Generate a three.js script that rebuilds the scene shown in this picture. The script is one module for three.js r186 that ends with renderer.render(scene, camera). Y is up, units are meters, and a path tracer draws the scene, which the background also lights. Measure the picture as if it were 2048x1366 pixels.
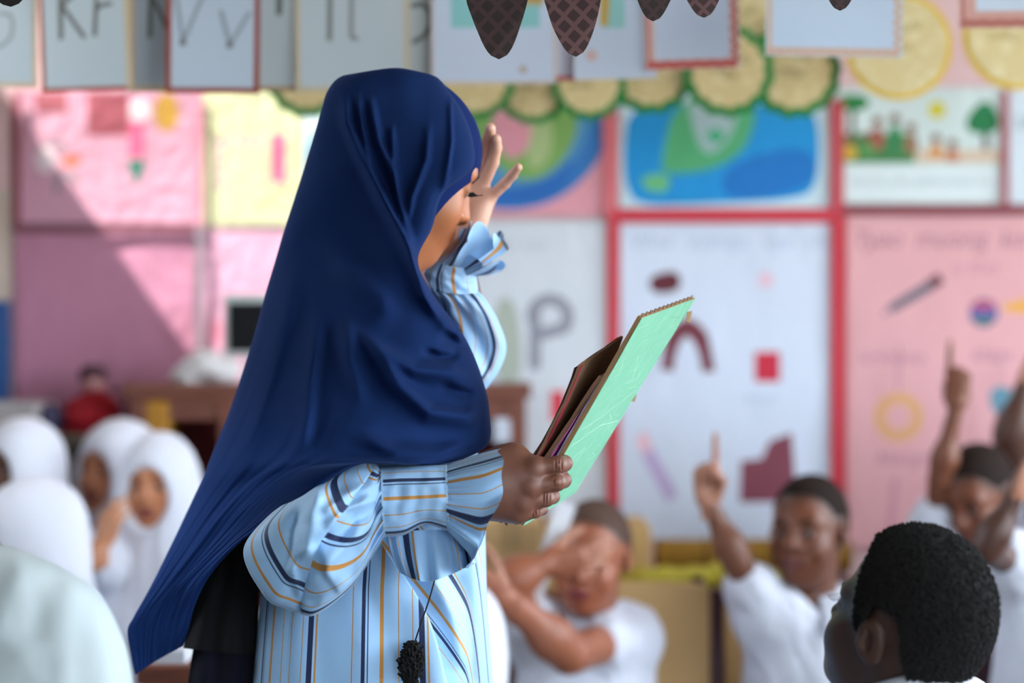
import * as THREE from 'three';
import { mergeGeometries } from 'three/addons/utils/BufferGeometryUtils.js';
import { RoundedBoxGeometry } from 'three/addons/geometries/RoundedBoxGeometry.js';
import { ImprovedNoise } from 'three/addons/math/ImprovedNoise.js';

// ---------------------------------------------------------------- camera, sky, sun, exposure
const scene = new THREE.Scene();
const F = 4836, CX = 1024, CY = 683, EYE = 1.25;          // focal length in pixels of a 2048 wide frame; lens height
const camera = new THREE.PerspectiveCamera(2 * Math.atan(683 / F) * 180 / Math.PI, 2048 / 1366, 0.1, 60);
camera.filmGauge = 36;
camera.position.set(0, EYE, 0);
camera.lookAt(0, EYE, -5);
camera.focus = 2.97;
camera.userData.fStop = 2.0;
scene.background = new THREE.Color(0.80, 0.90, 1.0);        // overcast-bright blue-white sky
scene.backgroundIntensity = 12.8;
const sun = new THREE.DirectionalLight(new THREE.Color(1.0, 0.95, 0.88), 18);
sun.position.set(-5, 2 + 6.95, -5 + 1.75);
sun.target.position.set(0, 2, -5);
scene.add(sun, sun.target);
sun.castShadow = true;
sun.shadow.mapSize.set(2048, 2048);
Object.assign(sun.shadow.camera, { left: -6, right: 6, top: 6, bottom: -6, near: 0.5, far: 25 });
const renderer = new THREE.WebGLRenderer({ antialias: true });
renderer.toneMapping = THREE.LinearToneMapping;
renderer.toneMappingExposure = 1.0;
renderer.shadowMap.enabled = true;

// ---------------------------------------------------------------- helpers
const V = (x, y, z) => new THREE.Vector3(x, y, z);
const W = (px, py, d) => V((px - CX) * d / F, EYE - (py - CY) * d / F, -d);   // where a thing seen there stands, d metres away
let seed = 7;
const rnd = () => { seed = (seed * 1664525 + 1013904223) >>> 0; return seed / 4294967296; };
const noiseGen = new ImprovedNoise();
const noise = (x, y, z) => noiseGen.noise(x + 31.7, y + 17.3, z + 5.1);
const clamp = (x, a, b) => Math.min(b, Math.max(a, x));
const lerp = (a, b, t) => a + (b - a) * t;
const smooth = (a, b, x) => { const t = clamp((x - a) / (b - a), 0, 1); return t * t * (3 - 2 * t); };
const lin = (hex) => { const c = new THREE.Color(hex); return [c.r, c.g, c.b]; };
const mix3 = (a, b, t) => [lerp(a[0], b[0], t), lerp(a[1], b[1], t), lerp(a[2], b[2], t)];
const mat = (hex, roughness = 0.8, more = {}) => new THREE.MeshStandardMaterial({ color: hex, roughness, side: THREE.DoubleSide, ...more });
const taken = {};
const numbered = (n) => { const k = taken[n] ?? 0; taken[n] = k + 1; return k ? n + '_' + String(k).padStart(3, '0') : n; };
function tag(o, label, category, group, kind) {
  if (label) o.userData.label = label;
  if (category) o.userData.category = category;
  if (group) o.userData.group = group;
  if (kind) o.userData.kind = kind;
  return o;
}
function thing(name, label, category, at, group) {
  const o = new THREE.Group();
  o.name = numbered(name); o.position.copy(at); scene.add(o);
  return tag(o, label, category, group);
}
function shadowed(m) { m.castShadow = m.receiveShadow = true; return m; }
// a part: its geometry comes in room coordinates and is stored relative to the thing's base
function part(name, geo, material, root, parent = root, label) {
  const g = geo.clone(), p = root.position;
  g.translate(-p.x, -p.y, -p.z);
  const m = shadowed(new THREE.Mesh(g, material));
  m.name = name; parent.add(m);
  if (label) m.userData.label = label;
  return m;
}
function struct(name, geo, material) {
  const m = shadowed(new THREE.Mesh(geo, material));
  m.name = name; m.userData.kind = 'structure'; scene.add(m);
  return m;
}
const plainGeo = (g) => { const o = g.index ? g.toNonIndexed() : g; for (const k of Object.keys(o.attributes)) if (!['position', 'normal', 'uv', 'color'].includes(k)) o.deleteAttribute(k); return o; };
function merged(list) {
  const l = list.map(plainGeo), keep = ['position', 'normal', 'uv', 'color'].filter((k) => l.every((g) => g.attributes[k]));
  for (const g of l) for (const k of Object.keys(g.attributes)) if (!keep.includes(k)) g.deleteAttribute(k);
  return mergeGeometries(l);
}
const box = (x0, x1, y0, y1, z0, z1, r = 0.004) => { const g = new RoundedBoxGeometry(x1 - x0, y1 - y0, z1 - z0, 2, Math.min(r, (x1 - x0) / 2.1, (y1 - y0) / 2.1, (z1 - z0) / 2.1)); g.translate((x0 + x1) / 2, (y0 + y1) / 2, (z0 + z1) / 2); return g; };
const tube = (pts, r, seg = 24, sides = 8) => new THREE.TubeGeometry(new THREE.CatmullRomCurve3(pts), seg, r, sides, false);

// canvas textures
function canvasTex(w, h, draw, o = {}) {
  const c = document.createElement('canvas'); c.width = w; c.height = h;
  const g = c.getContext('2d'); draw(g, w, h);
  const t = new THREE.CanvasTexture(c); t.colorSpace = THREE.SRGBColorSpace; t.anisotropy = 4;
  if (o.repeat) { t.wrapS = t.wrapT = THREE.RepeatWrapping; t.repeat.set(...o.repeat); }
  return t;
}
function noiseTex(n, f, rx, ry) {       // grey tileable-enough relief
  const d = new Uint8Array(n * n * 4);
  for (let y = 0; y < n; y++) for (let x = 0; x < n; x++) {
    const a = x / n * Math.PI * 2, b = y / n * Math.PI * 2;
    const v = f(Math.cos(a), Math.sin(a), Math.cos(b), Math.sin(b), x, y), i = (y * n + x) * 4;
    d[i] = d[i + 1] = d[i + 2] = clamp(v, 0, 1) * 255; d[i + 3] = 255;
  }
  const t = new THREE.DataTexture(d, n, n); t.wrapS = t.wrapT = THREE.RepeatWrapping; t.magFilter = THREE.LinearFilter; t.minFilter = THREE.LinearMipmapLinearFilter; t.generateMipmaps = true; t.repeat.set(rx, ry); t.needsUpdate = true;
  return t;
}

// signed distance modelling
const vs = (a) => a.isVector3 ? [a.x, a.y, a.z] : a;
function cone(a, b, ra, rb) {
  const [ax, ay, az] = vs(a), [bx, by, bz] = vs(b), dx = bx - ax, dy = by - ay, dz = bz - az, L = dx * dx + dy * dy + dz * dz + 1e-12;
  return (x, y, z) => {
    const t = clamp(((x - ax) * dx + (y - ay) * dy + (z - az) * dz) / L, 0, 1), ex = x - ax - dx * t, ey = y - ay - dy * t, ez = z - az - dz * t;
    return Math.sqrt(ex * ex + ey * ey + ez * ez) - lerp(ra, rb, t);
  };
}
function ell(c, r, e) {
  const [cx, cy, cz] = vs(c), [rx, ry, rz] = r, m = e ? new THREE.Matrix4().makeRotationFromEuler(new THREE.Euler(e[0], e[1], e[2], 'YXZ')).invert().elements : null;
  return (x, y, z) => {
    let p = x - cx, q = y - cy, s = z - cz;
    if (m) { const a = m[0] * p + m[4] * q + m[8] * s, b = m[1] * p + m[5] * q + m[9] * s; s = m[2] * p + m[6] * q + m[10] * s; p = a; q = b; }
    const k0 = Math.sqrt((p / rx) ** 2 + (q / ry) ** 2 + (s / rz) ** 2), k1 = Math.sqrt((p / rx / rx) ** 2 + (q / ry / ry) ** 2 + (s / rz / rz) ** 2);
    return k1 < 1e-9 ? -Math.min(rx, ry, rz) : k0 * (k0 - 1) / k1;
  };
}
const smin = (a, b, k) => { const h = Math.max(k - Math.abs(a - b), 0) / k; return Math.min(a, b) - h * h * k / 4; };
function field(ops) {                   // ops: [shape, blend, subtract?]
  return (x, y, z) => {
    let d = 1e3;
    for (const [f, k, sub] of ops) { const v = f(x, y, z); d = sub ? -smin(-d, v, k) : d > 900 ? v : smin(d, v, k); }
    return d;
  };
}
function net(f, lo, hi, h, color) {     // surface nets over the zero level of f
  const n = [0, 1, 2].map((i) => Math.ceil((hi[i] - lo[i]) / h) + 2), [nx, ny, nz] = n, val = new Float32Array(nx * ny * nz), id = new Int32Array(nx * ny * nz).fill(-1);
  const at = (i, j, k) => (k * ny + j) * nx + i;
  for (let k = 0; k < nz; k++) for (let j = 0; j < ny; j++) for (let i = 0; i < nx;) {
    const v = f(lo[0] + i * h, lo[1] + j * h, lo[2] + k * h);
    val[at(i, j, k)] = v;
    let skip = Math.max(1, Math.min(nx - i, Math.floor(Math.abs(v) / h / 1.8) - 1));      // far from the surface nothing can change sign
    for (let q = 1; q < skip; q++) val[at(i + q, j, k)] = v > 0 ? 1 : -1;
    i += skip;
  }
  const P = [], N = [], C = [], I = [];
  for (let k = 0; k < nz - 1; k++) for (let j = 0; j < ny - 1; j++) for (let i = 0; i < nx - 1; i++) {
    let sx = 0, sy = 0, sz = 0, c = 0, pos = 0;
    const q = [];
    for (let b = 0; b < 8; b++) { const v = val[at(i + (b & 1), j + (b >> 1 & 1), k + (b >> 2))]; q.push(v); if (v > 0) pos++; }
    if (pos === 0 || pos === 8) continue;
    for (let a = 0; a < 8; a++) for (const bit of [1, 2, 4]) if (!(a & bit)) {
      const b = a | bit, va = q[a], vb = q[b];
      if ((va > 0) === (vb > 0)) continue;
      const t = va / (va - vb);
      sx += (a & 1) + (bit === 1 ? t : 0); sy += (a >> 1 & 1) + (bit === 2 ? t : 0); sz += (a >> 2) + (bit === 4 ? t : 0); c++;
    }
    id[at(i, j, k)] = P.length / 3;
    const x = lo[0] + (i + sx / c) * h, y = lo[1] + (j + sy / c) * h, z = lo[2] + (k + sz / c) * h, e = h * 0.6;
    let gx = f(x + e, y, z) - f(x - e, y, z), gy = f(x, y + e, z) - f(x, y - e, z), gz = f(x, y, z + e) - f(x, y, z - e);
    const l = Math.hypot(gx, gy, gz) || 1, d = clamp(f(x, y, z), -h, h); gx /= l; gy /= l; gz /= l;
    P.push(x - gx * d * 0.8, y - gy * d * 0.8, z - gz * d * 0.8); N.push(gx, gy, gz);
    if (color) C.push(...color(x, y, z));
  }
  const quad = (a, b, c, d, flip) => { if (a < 0 || b < 0 || c < 0 || d < 0) return; flip ? I.push(a, c, b, a, d, c) : I.push(a, b, c, a, c, d); };
  for (let k = 1; k < nz - 1; k++) for (let j = 1; j < ny - 1; j++) for (let i = 1; i < nx - 1; i++) {
    const v = val[at(i, j, k)] > 0;
    if (v !== val[at(i + 1, j, k)] > 0) quad(id[at(i, j - 1, k - 1)], id[at(i, j, k - 1)], id[at(i, j, k)], id[at(i, j - 1, k)], v);
    if (v !== val[at(i, j + 1, k)] > 0) quad(id[at(i - 1, j, k - 1)], id[at(i - 1, j, k)], id[at(i, j, k)], id[at(i, j, k - 1)], v);
    if (v !== val[at(i, j, k + 1)] > 0) quad(id[at(i - 1, j - 1, k)], id[at(i, j - 1, k)], id[at(i, j, k)], id[at(i - 1, j, k)], v);
  }
  const g = new THREE.BufferGeometry();
  g.setAttribute('position', new THREE.Float32BufferAttribute(P, 3));
  g.setAttribute('normal', new THREE.Float32BufferAttribute(N, 3));
  if (color) g.setAttribute('color', new THREE.Float32BufferAttribute(C, 3));
  g.setIndex(I);
  return g;
}
function boundsOf(pts, pad) {
  const lo = [1e9, 1e9, 1e9], hi = [-1e9, -1e9, -1e9];
  for (const p of pts) vs(p).forEach((v, i) => { lo[i] = Math.min(lo[i], v - pad); hi[i] = Math.max(hi[i], v + pad); });
  return [lo, hi];
}

// cloth: rings of a draped tube. ring = { p: [[px, py, d] ...] from one edge to the other, f: bulge to the front, b: to the back }
const cr = (a, b, c, d, t) => 0.5 * (2 * b + (c - a) * t + (2 * a - 5 * b + 4 * c - d) * t * t + (3 * b - a - 3 * c + d) * t * t * t);
function along(list, t) {               // Catmull-Rom through arrays of numbers
  const n = list.length - 1, x = clamp(t, 0, 1) * n, i = Math.min(n - 1, Math.floor(x)), f = x - i;
  const A = list[Math.max(0, i - 1)], B = list[i], C = list[i + 1], D = list[Math.min(n, i + 2)];
  return B.map((_, k) => cr(A[k], B[k], C[k], D[k], f));
}
function drape(rings, { rows = 80, around = 96, e = 0.75, disp, uw = 1, vl = 1, cap = [false, false], shift = 0, du, col } = {}) {
  const S = 12, flat = rings.map((r) => { const o = [r.f, r.b ?? r.f]; for (let i = 0; i <= S; i++) o.push(...along(r.p, i / S)); return o; });
  const P = [], U = [], I = [], Q = [];
  for (let j = 0; j <= rows; j++) {
    const v = j / rows, row = along(flat, v), pts = [];
    for (let i = 0; i <= S; i++) pts.push(row.slice(2 + i * 3, 5 + i * 3));
    for (let i = 0; i <= around; i++) {
      const th = i / around * Math.PI * 2, s = (1 - Math.cos(th)) / 2, front = i <= around / 2, q = Math.pow(Math.abs(Math.sin(th)), e);
      let [px, py, d] = along(pts, s);
      const slip = du && front ? du(px, py) : 0;
      d += front ? -row[0] * q : row[1] * q;
      if (disp) { const o = disp(px, py, s, v, front, Math.abs(Math.sin(th)), th); if (Array.isArray(o)) { px += o[0]; py += o[1]; d += o[2]; } else d -= o; }
      if (col) Q.push(...col(px, py, s, v, front));
      P.push(...W(px, py, d).toArray()); U.push((front ? th / Math.PI : 2 - th / Math.PI) * uw + shift + slip, v * vl);
    }
  }
  const w = around + 1;
  for (let j = 0; j < rows; j++) for (let i = 0; i < around; i++) { const a = j * w + i; I.push(a, a + w, a + 1, a + 1, a + w, a + w + 1); }
  for (const [k, on] of [[0, cap[0]], [rows, cap[1]]]) if (on) {
    const c = [0, 0, 0]; for (let i = 0; i < around; i++) for (let q = 0; q < 3; q++) c[q] += P[(k * w + i) * 3 + q] / around;
    const m = P.length / 3; P.push(...c); U.push(0.5 * uw, k / rows * vl); if (col) Q.push(Q[0], Q[1], Q[2]);
    for (let i = 0; i < around; i++) k ? I.push(m, k * w + i + 1, k * w + i) : I.push(m, i, i + 1);
  }
  const g = new THREE.BufferGeometry();
  g.setAttribute('position', new THREE.Float32BufferAttribute(P, 3));
  g.setAttribute('uv', new THREE.Float32BufferAttribute(U, 2));
  if (col) g.setAttribute('color', new THREE.Float32BufferAttribute(Q, 3));
  g.setIndex(I); g.computeVertexNormals();
  const n = g.attributes.normal;         // the seam of the tube shares its normals
  for (let j = 0; j <= rows; j++) { const a = j * w, b = a + around, x = n.getX(a) + n.getX(b), y = n.getY(a) + n.getY(b), z = n.getZ(a) + n.getZ(b), l = Math.hypot(x, y, z) || 1; n.setXYZ(a, x / l, y / l, z / l); n.setXYZ(b, x / l, y / l, z / l); }
  return g;
}
// a fold line: polyline in the cloth's own plan, height (m) and half width
function foldsOf(list) {
  return (px, py) => {
    let h = 0;
    for (const [pts, amp, wide, sharp = 1, fade = 0.15] of list) {
      let best = 1e9, bt = 0, sgn = 1;
      for (let i = 0; i < pts.length - 1; i++) {
        const [ax, ay] = pts[i], [bx, by] = pts[i + 1], dx = bx - ax, dy = by - ay, t = clamp(((px - ax) * dx + (py - ay) * dy) / (dx * dx + dy * dy), 0, 1), ex = px - ax - dx * t, ey = py - ay - dy * t, q = Math.hypot(ex, ey);
        if (q < best) { best = q; bt = (i + t) / (pts.length - 1); sgn = dx * ey - dy * ex > 0 ? 1 : -1; }
      }
      if (best > wide * 3) continue;
      const env = smooth(0, fade, bt) * smooth(0, fade, 1 - bt), ww = sgn > 0 ? wide : wide / sharp;
      h += amp * env * Math.exp(-((best / ww) ** 2));
    }
    return h;
  };
}

// ---------------------------------------------------------------- the room
const WALLZ = -5.32, LEFT = -1.5, RIGHT = 2.5, FRONT = 2.6, TOP = 3.6;
const plaster = noiseTex(128, (a, b, c, d) => 0.5 + 0.35 * noise(a * 3, b * 3 + c * 3, d * 3) + 0.2 * noise(a * 9 + c * 7, b * 9, d * 9), 6, 4);
const wallPaint = mat('#d9b9ba', 0.9, { bumpMap: plaster, bumpScale: 0.003 }), sidePaint = mat('#a39c90', 0.9, { bumpMap: plaster, bumpScale: 0.003 });
const floorMat = mat('#6b625a', 0.7, { bumpMap: plaster, bumpScale: 0.002 }), ceilMat = mat('#dcd8cf', 0.9), woodFrame = mat('#5d3b26', 0.6);
function wallGeo(u0, u1, holes, t) {
  const s = new THREE.Shape([[u0, 0], [u1, 0], [u1, TOP], [u0, TOP]].map((p) => new THREE.Vector2(...p)));
  for (const [a, b, c, d] of holes) s.holes.push(new THREE.Path([[a, c], [a, d], [b, d], [b, c]].map((p) => new THREE.Vector2(...p))));
  return new THREE.ExtrudeGeometry(s, { depth: t, bevelEnabled: false });
}
const side = (g, x) => { g.applyMatrix4(new THREE.Matrix4().makeBasis(V(0, 0, 1), V(0, 1, 0), V(1, 0, 0))); g.scale(1, 1, 1); g.translate(x, 0, 0); return g; };
const leftHoles = [[-5.25, -4.86, 2.33, 3.52], [-4.1, -3.3, 1.25, 2.3]];
const rightHoles = [[-5.0, -3.6, 0.8, 2.6], [-3.3, -1.9, 0.8, 2.6], [-1.6, -0.2, 0.8, 2.6], [0.1, 1.7, 0.8, 2.6]];
const frontHoles = [[0.8, 2.3, 0.9, 2.5]];
{
  const back = wallGeo(LEFT - 0.15, RIGHT + 0.15, [], 0.15); back.translate(0, 0, WALLZ - 0.15); struct('wall_back', back, wallPaint);
  struct('wall_left', side(wallGeo(WALLZ, FRONT, leftHoles, 0.15), LEFT - 0.15), sidePaint);
  struct('wall_right', side(wallGeo(WALLZ, FRONT, rightHoles, 0.15), RIGHT), sidePaint);
  const fr = wallGeo(LEFT - 0.15, RIGHT + 0.15, frontHoles, 0.15); fr.translate(0, 0, FRONT); struct('wall_front', fr, sidePaint);
  struct('floor', box(LEFT - 0.15, RIGHT + 0.15, -0.15, 0, WALLZ - 0.15, FRONT + 0.15), floorMat);
  struct('ceiling_and_added_overhang', merged([box(LEFT - 0.15, RIGHT + 0.8, TOP, TOP + 0.12, WALLZ - 0.15, FRONT + 0.8), box(LEFT - 1.9, LEFT - 0.14, TOP, TOP + 0.12, -4.3, FRONT + 0.8)]), ceilMat);  // second slab: unseen overhang, added to keep sun out of the left windows
  struct('ground', box(-25, 25, -0.4, -0.2, -25, 25), mat('#a08a6c', 1));
  let n = 0;
  const bars = (holes, at) => { for (const [a, b, c, d] of holes) {
    const w = 0.03, f = [], m = (u0, u1, y0, y1) => { const g = at === 'front' ? box(u0, u1, y0, y1, FRONT + 0.05, FRONT + 0.09) : at === 'left' ? box(LEFT - 0.1, LEFT - 0.06, y0, y1, u0, u1) : box(RIGHT + 0.06, RIGHT + 0.1, y0, y1, u0, u1); f.push(g); };
    m(a, a + w, c, d); m(b - w, b, c, d); m(a + w, b - w, c, c + w); m(a + w, b - w, d - w, d);
    if (b - a > 0.6) for (let k = 1; k < 4; k++) m(lerp(a, b, k / 4) - 0.008, lerp(a, b, k / 4) + 0.008, c + w, d - w);
    if (b - a > 0.6) struct('window_' + ++n, merged(f), woodFrame);
  } };
  bars(leftHoles, 'left'); bars(rightHoles, 'right'); bars(frontHoles, 'front');
}

// ---------------------------------------------------------------- paper on the wall
const paperBump = noiseTex(128, (a, b, c, d) => 0.5 + 0.4 * noise(a * 2 + c, b * 2 + d, c * 2) + 0.12 * noise(a * 14 + c * 9, b * 14, d * 14), 1, 1);
const CARD = {};
function sheetGeo(px0, px1, py0, py1, d, { tilt = 0, curl = 0.002, thick = 0.0016, lean = 0, seg = 10, bow = 0 } = {}) {
  const a = W(px0, py1, d), b = W(px1, py0, d), w = b.x - a.x, h = b.y - a.y, g = new THREE.BoxGeometry(w, h, thick, seg, seg, 1), p = g.attributes.position, k = rnd() * 50;
  for (let i = 0; i < p.count; i++) { const x = p.getX(i), y = p.getY(i); p.setZ(i, p.getZ(i) + curl * noise(x * 6 + k, y * 6, k) + lean * (0.5 - y / h) + bow * (x / w) ** 2 * 4); }
  g.rotateZ(tilt); g.translate((a.x + b.x) / 2, (a.y + b.y) / 2, a.z); g.computeVertexNormals();
  return g;
}
const printed = (px0, px1, py0, py1, draw, s = 0.75) => canvasTex(Math.round((px1 - px0) * s), Math.round((py1 - py0) * s), (g) => { g.setTransform(s, 0, 0, s, -px0 * s, -py0 * s); g.lineCap = g.lineJoin = 'round'; draw(g); });
const fill = (g, c, x0, y0, x1, y1) => { g.fillStyle = c; g.fillRect(x0, y0, x1 - x0, y1 - y0); };
const disc = (g, c, x, y, r, ry = r) => { g.fillStyle = c; g.beginPath(); g.ellipse(x, y, r, ry, 0, 0, 7); g.fill(); };
const poly = (g, c, pts) => { g.fillStyle = c; g.beginPath(); pts.forEach(([x, y], i) => i ? g.lineTo(x, y) : g.moveTo(x, y)); g.closePath(); g.fill(); };
const line = (g, c, w, pts) => { g.strokeStyle = c; g.lineWidth = w; g.beginPath(); pts.forEach(([x, y], i) => i ? g.lineTo(x, y) : g.moveTo(x, y)); g.stroke(); };
const words = (g, c, size, t, x, y, bold = '') => { g.fillStyle = c; g.font = bold + ' ' + size + 'px sans-serif'; g.fillText(t, x, y); };
const blob = (g, c, pts) => { g.fillStyle = c; g.beginPath(); const n = pts.length; for (let i = 0; i < n; i++) { const a = pts[i], b = pts[(i + 1) % n], m = [(a[0] + b[0]) / 2, (a[1] + b[1]) / 2]; i ? g.quadraticCurveTo(a[0], a[1], m[0], m[1]) : g.moveTo((pts[n - 1][0] + a[0]) / 2, (pts[n - 1][1] + a[1]) / 2), i || g.quadraticCurveTo(a[0], a[1], m[0], m[1]); } g.closePath(); g.fill(); };
const DW = 5.305;
function poster(label, r, draw, strips = [], name = 'poster') {
  const base = W((r[0] + r[1]) / 2, r[3], DW), t = thing(name, label, 'poster', base, 'posters on the back wall');
  part('sheet', sheetGeo(...r, DW, { curl: 0.004 }), new THREE.MeshStandardMaterial({ map: printed(...r, draw), roughness: 0.75, bumpMap: paperBump, bumpScale: 0.004 }), t);
  for (const [c, x0, x1, y0, y1] of strips) part('border_strip', sheetGeo(x0, x1, y0, y1, DW - 0.008, { curl: 0.002, seg: 6 }), mat(c, 0.6), t);
  return t;
}
poster('bare pale strip of paper at the far left edge of the wall', [-60, 22, 195, 600], (g) => { fill(g, '#e8c4c6', -60, 195, 22, 600); fill(g, '#d5c2b4', -60, 380, 22, 600); }, []);
poster('pink poster with maroon squares and a green-tipped pencil, in the sun at upper left', [26, 398, 180, 452], (g) => {
  fill(g, '#d7a0b6', 26, 180, 398, 452);
  fill(g, '#b0606c', 70, 185, 134, 226); fill(g, '#a85562', 175, 185, 258, 272);
  disc(g, '#c79a3e', 333, 225, 25, 38);
  line(g, '#8d8b90', 9, [[85, 296], [100, 284], [120, 288], [134, 300]]); line(g, '#8d8b90', 10, [[112, 382], [118, 352], [136, 346], [152, 362]]);
  blob(g, '#e8714c', [[118, 318], [160, 306], [162, 330], [128, 336]]); disc(g, '#f3dfe6', 92, 320, 22, 26);
  fill(g, '#e2668f', 258, 245, 288, 316); disc(g, '#f0dbe2', 280, 222, 22); poly(g, '#0f7f68', [[256, 320], [290, 320], [284, 346], [272, 370], [262, 346]]);
}, [['#8f4450', 26, 40, 190, 452], ['#7f4c59', 26, 398, 446, 466], ['#d58ba2', 392, 406, 190, 452]]);
poster('pale yellow-green poster with a pink dotted grid and a pink bar', [407, 604, 180, 450], (g) => {
  fill(g, '#d9dcae', 407, 180, 604, 450);
  for (let i = 0; i < 5; i++) for (let j = 0; j < 5; j++) if (!(i > 0 && i < 4 && j > 0 && j < 4)) disc(g, i === 0 || j === 0 ? '#cda0b0' : '#c9b9ac', 440 + i * 20, 282 + j * 22, 9);
  disc(g, '#d9dcae', 480, 326, 28); fill(g, '#dd6f96', 542, 268, 572, 366);
}, []);
poster('bright blue map poster mostly hidden behind the navy headscarf', [607, 860, 190, 430], (g) => { fill(g, '#cfe2ea', 607, 190, 860, 430); blob(g, '#0b93c9', [[612, 225], [850, 225], [850, 420], [620, 420]]); blob(g, '#5bb37d', [[700, 240], [780, 250], [760, 380], [690, 360]]); }, []);
poster('pink poster with a green and blue painted globe behind the raised hand', [862, 1212, 175, 432], (g) => {
  fill(g, '#dc9aa6', 862, 175, 1212, 432);
  g.fillStyle = '#2f74b8'; g.beginPath(); g.arc(1020, 215, 205, 0, 7); g.fill();
  g.fillStyle = '#4c8fbf'; g.beginPath(); g.arc(1020, 215, 165, 0, 7); g.fill();
  blob(g, '#7aa85a', [[930, 190], [1150, 180], [1160, 270], [1110, 345], [1040, 370], [960, 300]]); blob(g, '#a9bf86', [[1060, 240], [1110, 235], [1100, 330], [1050, 345]]);
  blob(g, '#dd98a8', [[980, 215], [1060, 215], [1066, 290], [1020, 330], [985, 270]]); blob(g, '#1f67b4', [[930, 380], [1090, 370], [1160, 300], [1120, 400], [1000, 415]]);
}, [['#cf6a72', 1206, 1238, 225, 432]]);
poster('blue sea map poster with a green land and a grey centre', [1238, 1664, 175, 420], (g) => {
  fill(g, '#c3dbe4', 1238, 175, 1664, 420);
  blob(g, '#0a8ed0', [[1258, 210], [1400, 205], [1620, 210], [1640, 260], [1636, 370], [1600, 400], [1400, 408], [1280, 412], [1252, 380], [1246, 300]]);
  blob(g, '#0870bd', [[1440, 350], [1500, 310], [1620, 290], [1640, 360], [1560, 396], [1450, 400]]);
  blob(g, '#4fa873', [[1350, 190], [1520, 190], [1500, 290], [1450, 330], [1400, 345], [1330, 350], [1320, 330]]); blob(g, '#66b67c', [[1280, 350], [1340, 345], [1340, 385], [1290, 385]]);
  blob(g, '#9fb9bd', [[1370, 190], [1480, 190], [1470, 260], [1440, 300], [1410, 310], [1390, 270]]); disc(g, '#3aa876', 1432, 272, 18, 14);
}, [['#c42f40', 1226, 1690, 416, 446], ['#b8404c', 1660, 1688, 200, 416]]);
poster('picture poster of a family in a field under two trees with a white caption strip', [1672, 2010, 175, 412], (g) => {
  fill(g, '#c7d8d6', 1672, 175, 2010, 412);
  fill(g, '#cdb9a2', 1680, 300, 2004, 326); fill(g, '#3e7a45', 1680, 268, 1830, 326);
  for (const [x, y, h, c] of [[1700, 290, 30, '#c9a531'], [1755, 255, 45, '#9c5648'], [1790, 250, 60, '#2f7f4d'], [1822, 268, 40, '#8d6a50'], [1872, 290, 26, '#c9883f'], [1905, 300, 24, '#b56d4a'], [1735, 285, 28, '#57904e']]) { blob(g, c, [[x - 16, y + h], [x - 12, y], [x + 12, y], [x + 16, y + h]]); disc(g, '#74503c', x, y - 12, 10); }
  disc(g, '#c9c022', 1874, 220, 17); fill(g, '#4a4436', 1700, 220, 1710, 270); blob(g, '#1d7a3e', [[1670, 190], [1740, 190], [1735, 222], [1672, 222]]);
  fill(g, '#4d4438', 1966, 255, 1978, 300); blob(g, '#157342', [[1928, 240], [1972, 192], [2004, 240], [1990, 268], [1940, 268]]);
  fill(g, '#d3e0e2', 1680, 336, 2004, 400); for (let i = 0; i < 2; i++) words(g, '#9fb3b8', 22, ['Familia yetu ipo', 'shambani leo'][i], 1700 + i * 150, 372 - i * 2);
}, [['#7c2b38', 1672, 2060, 408, 430], ['#a5525c', 2004, 2018, 180, 410]]);
poster('white poster cut by the right edge beside the family picture', [2019, 2160, 175, 410], (g) => { fill(g, '#cbd9e2', 2019, 175, 2160, 410); words(g, '#8ba3ad', 40, 'Mazao', 2030, 260); }, []);
poster('plain pink poster with a slanted sun line above the red doll', [30, 396, 466, 832], (g) => { fill(g, '#c2849e', 30, 466, 396, 832); fill(g, '#bb7e98', 30, 770, 396, 832); }, [['#8a7f88', 390, 406, 452, 702]]);
poster('light pink poster behind the monitor', [407, 640, 462, 800], (g) => { fill(g, '#d9a5bd', 407, 462, 640, 800); blob(g, '#df90a8', [[420, 640], [445, 640], [445, 690], [420, 690]]); }, []);
poster('white poster with a grey hook shape and a red tag below the globe', [900, 1214, 442, 1030], (g) => {
  fill(g, '#cdd3da', 900, 442, 1214, 1030);
  g.strokeStyle = '#8b8c98'; g.lineWidth = 24; g.beginPath(); g.moveTo(1070, 730); g.lineTo(1070, 625); g.arc(1100, 635, 36, Math.PI, 2.2 * Math.PI); g.lineTo(1085, 668); g.stroke();
  blob(g, '#a9b3a6', [[985, 600], [1030, 590], [1046, 700], [1040, 770], [990, 770]]); fill(g, '#d8344a', 1102, 782, 1130, 842);
  words(g, '#b3bcc6', 34, 'Vifaa vya', 960, 500);
}, []);
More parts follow.
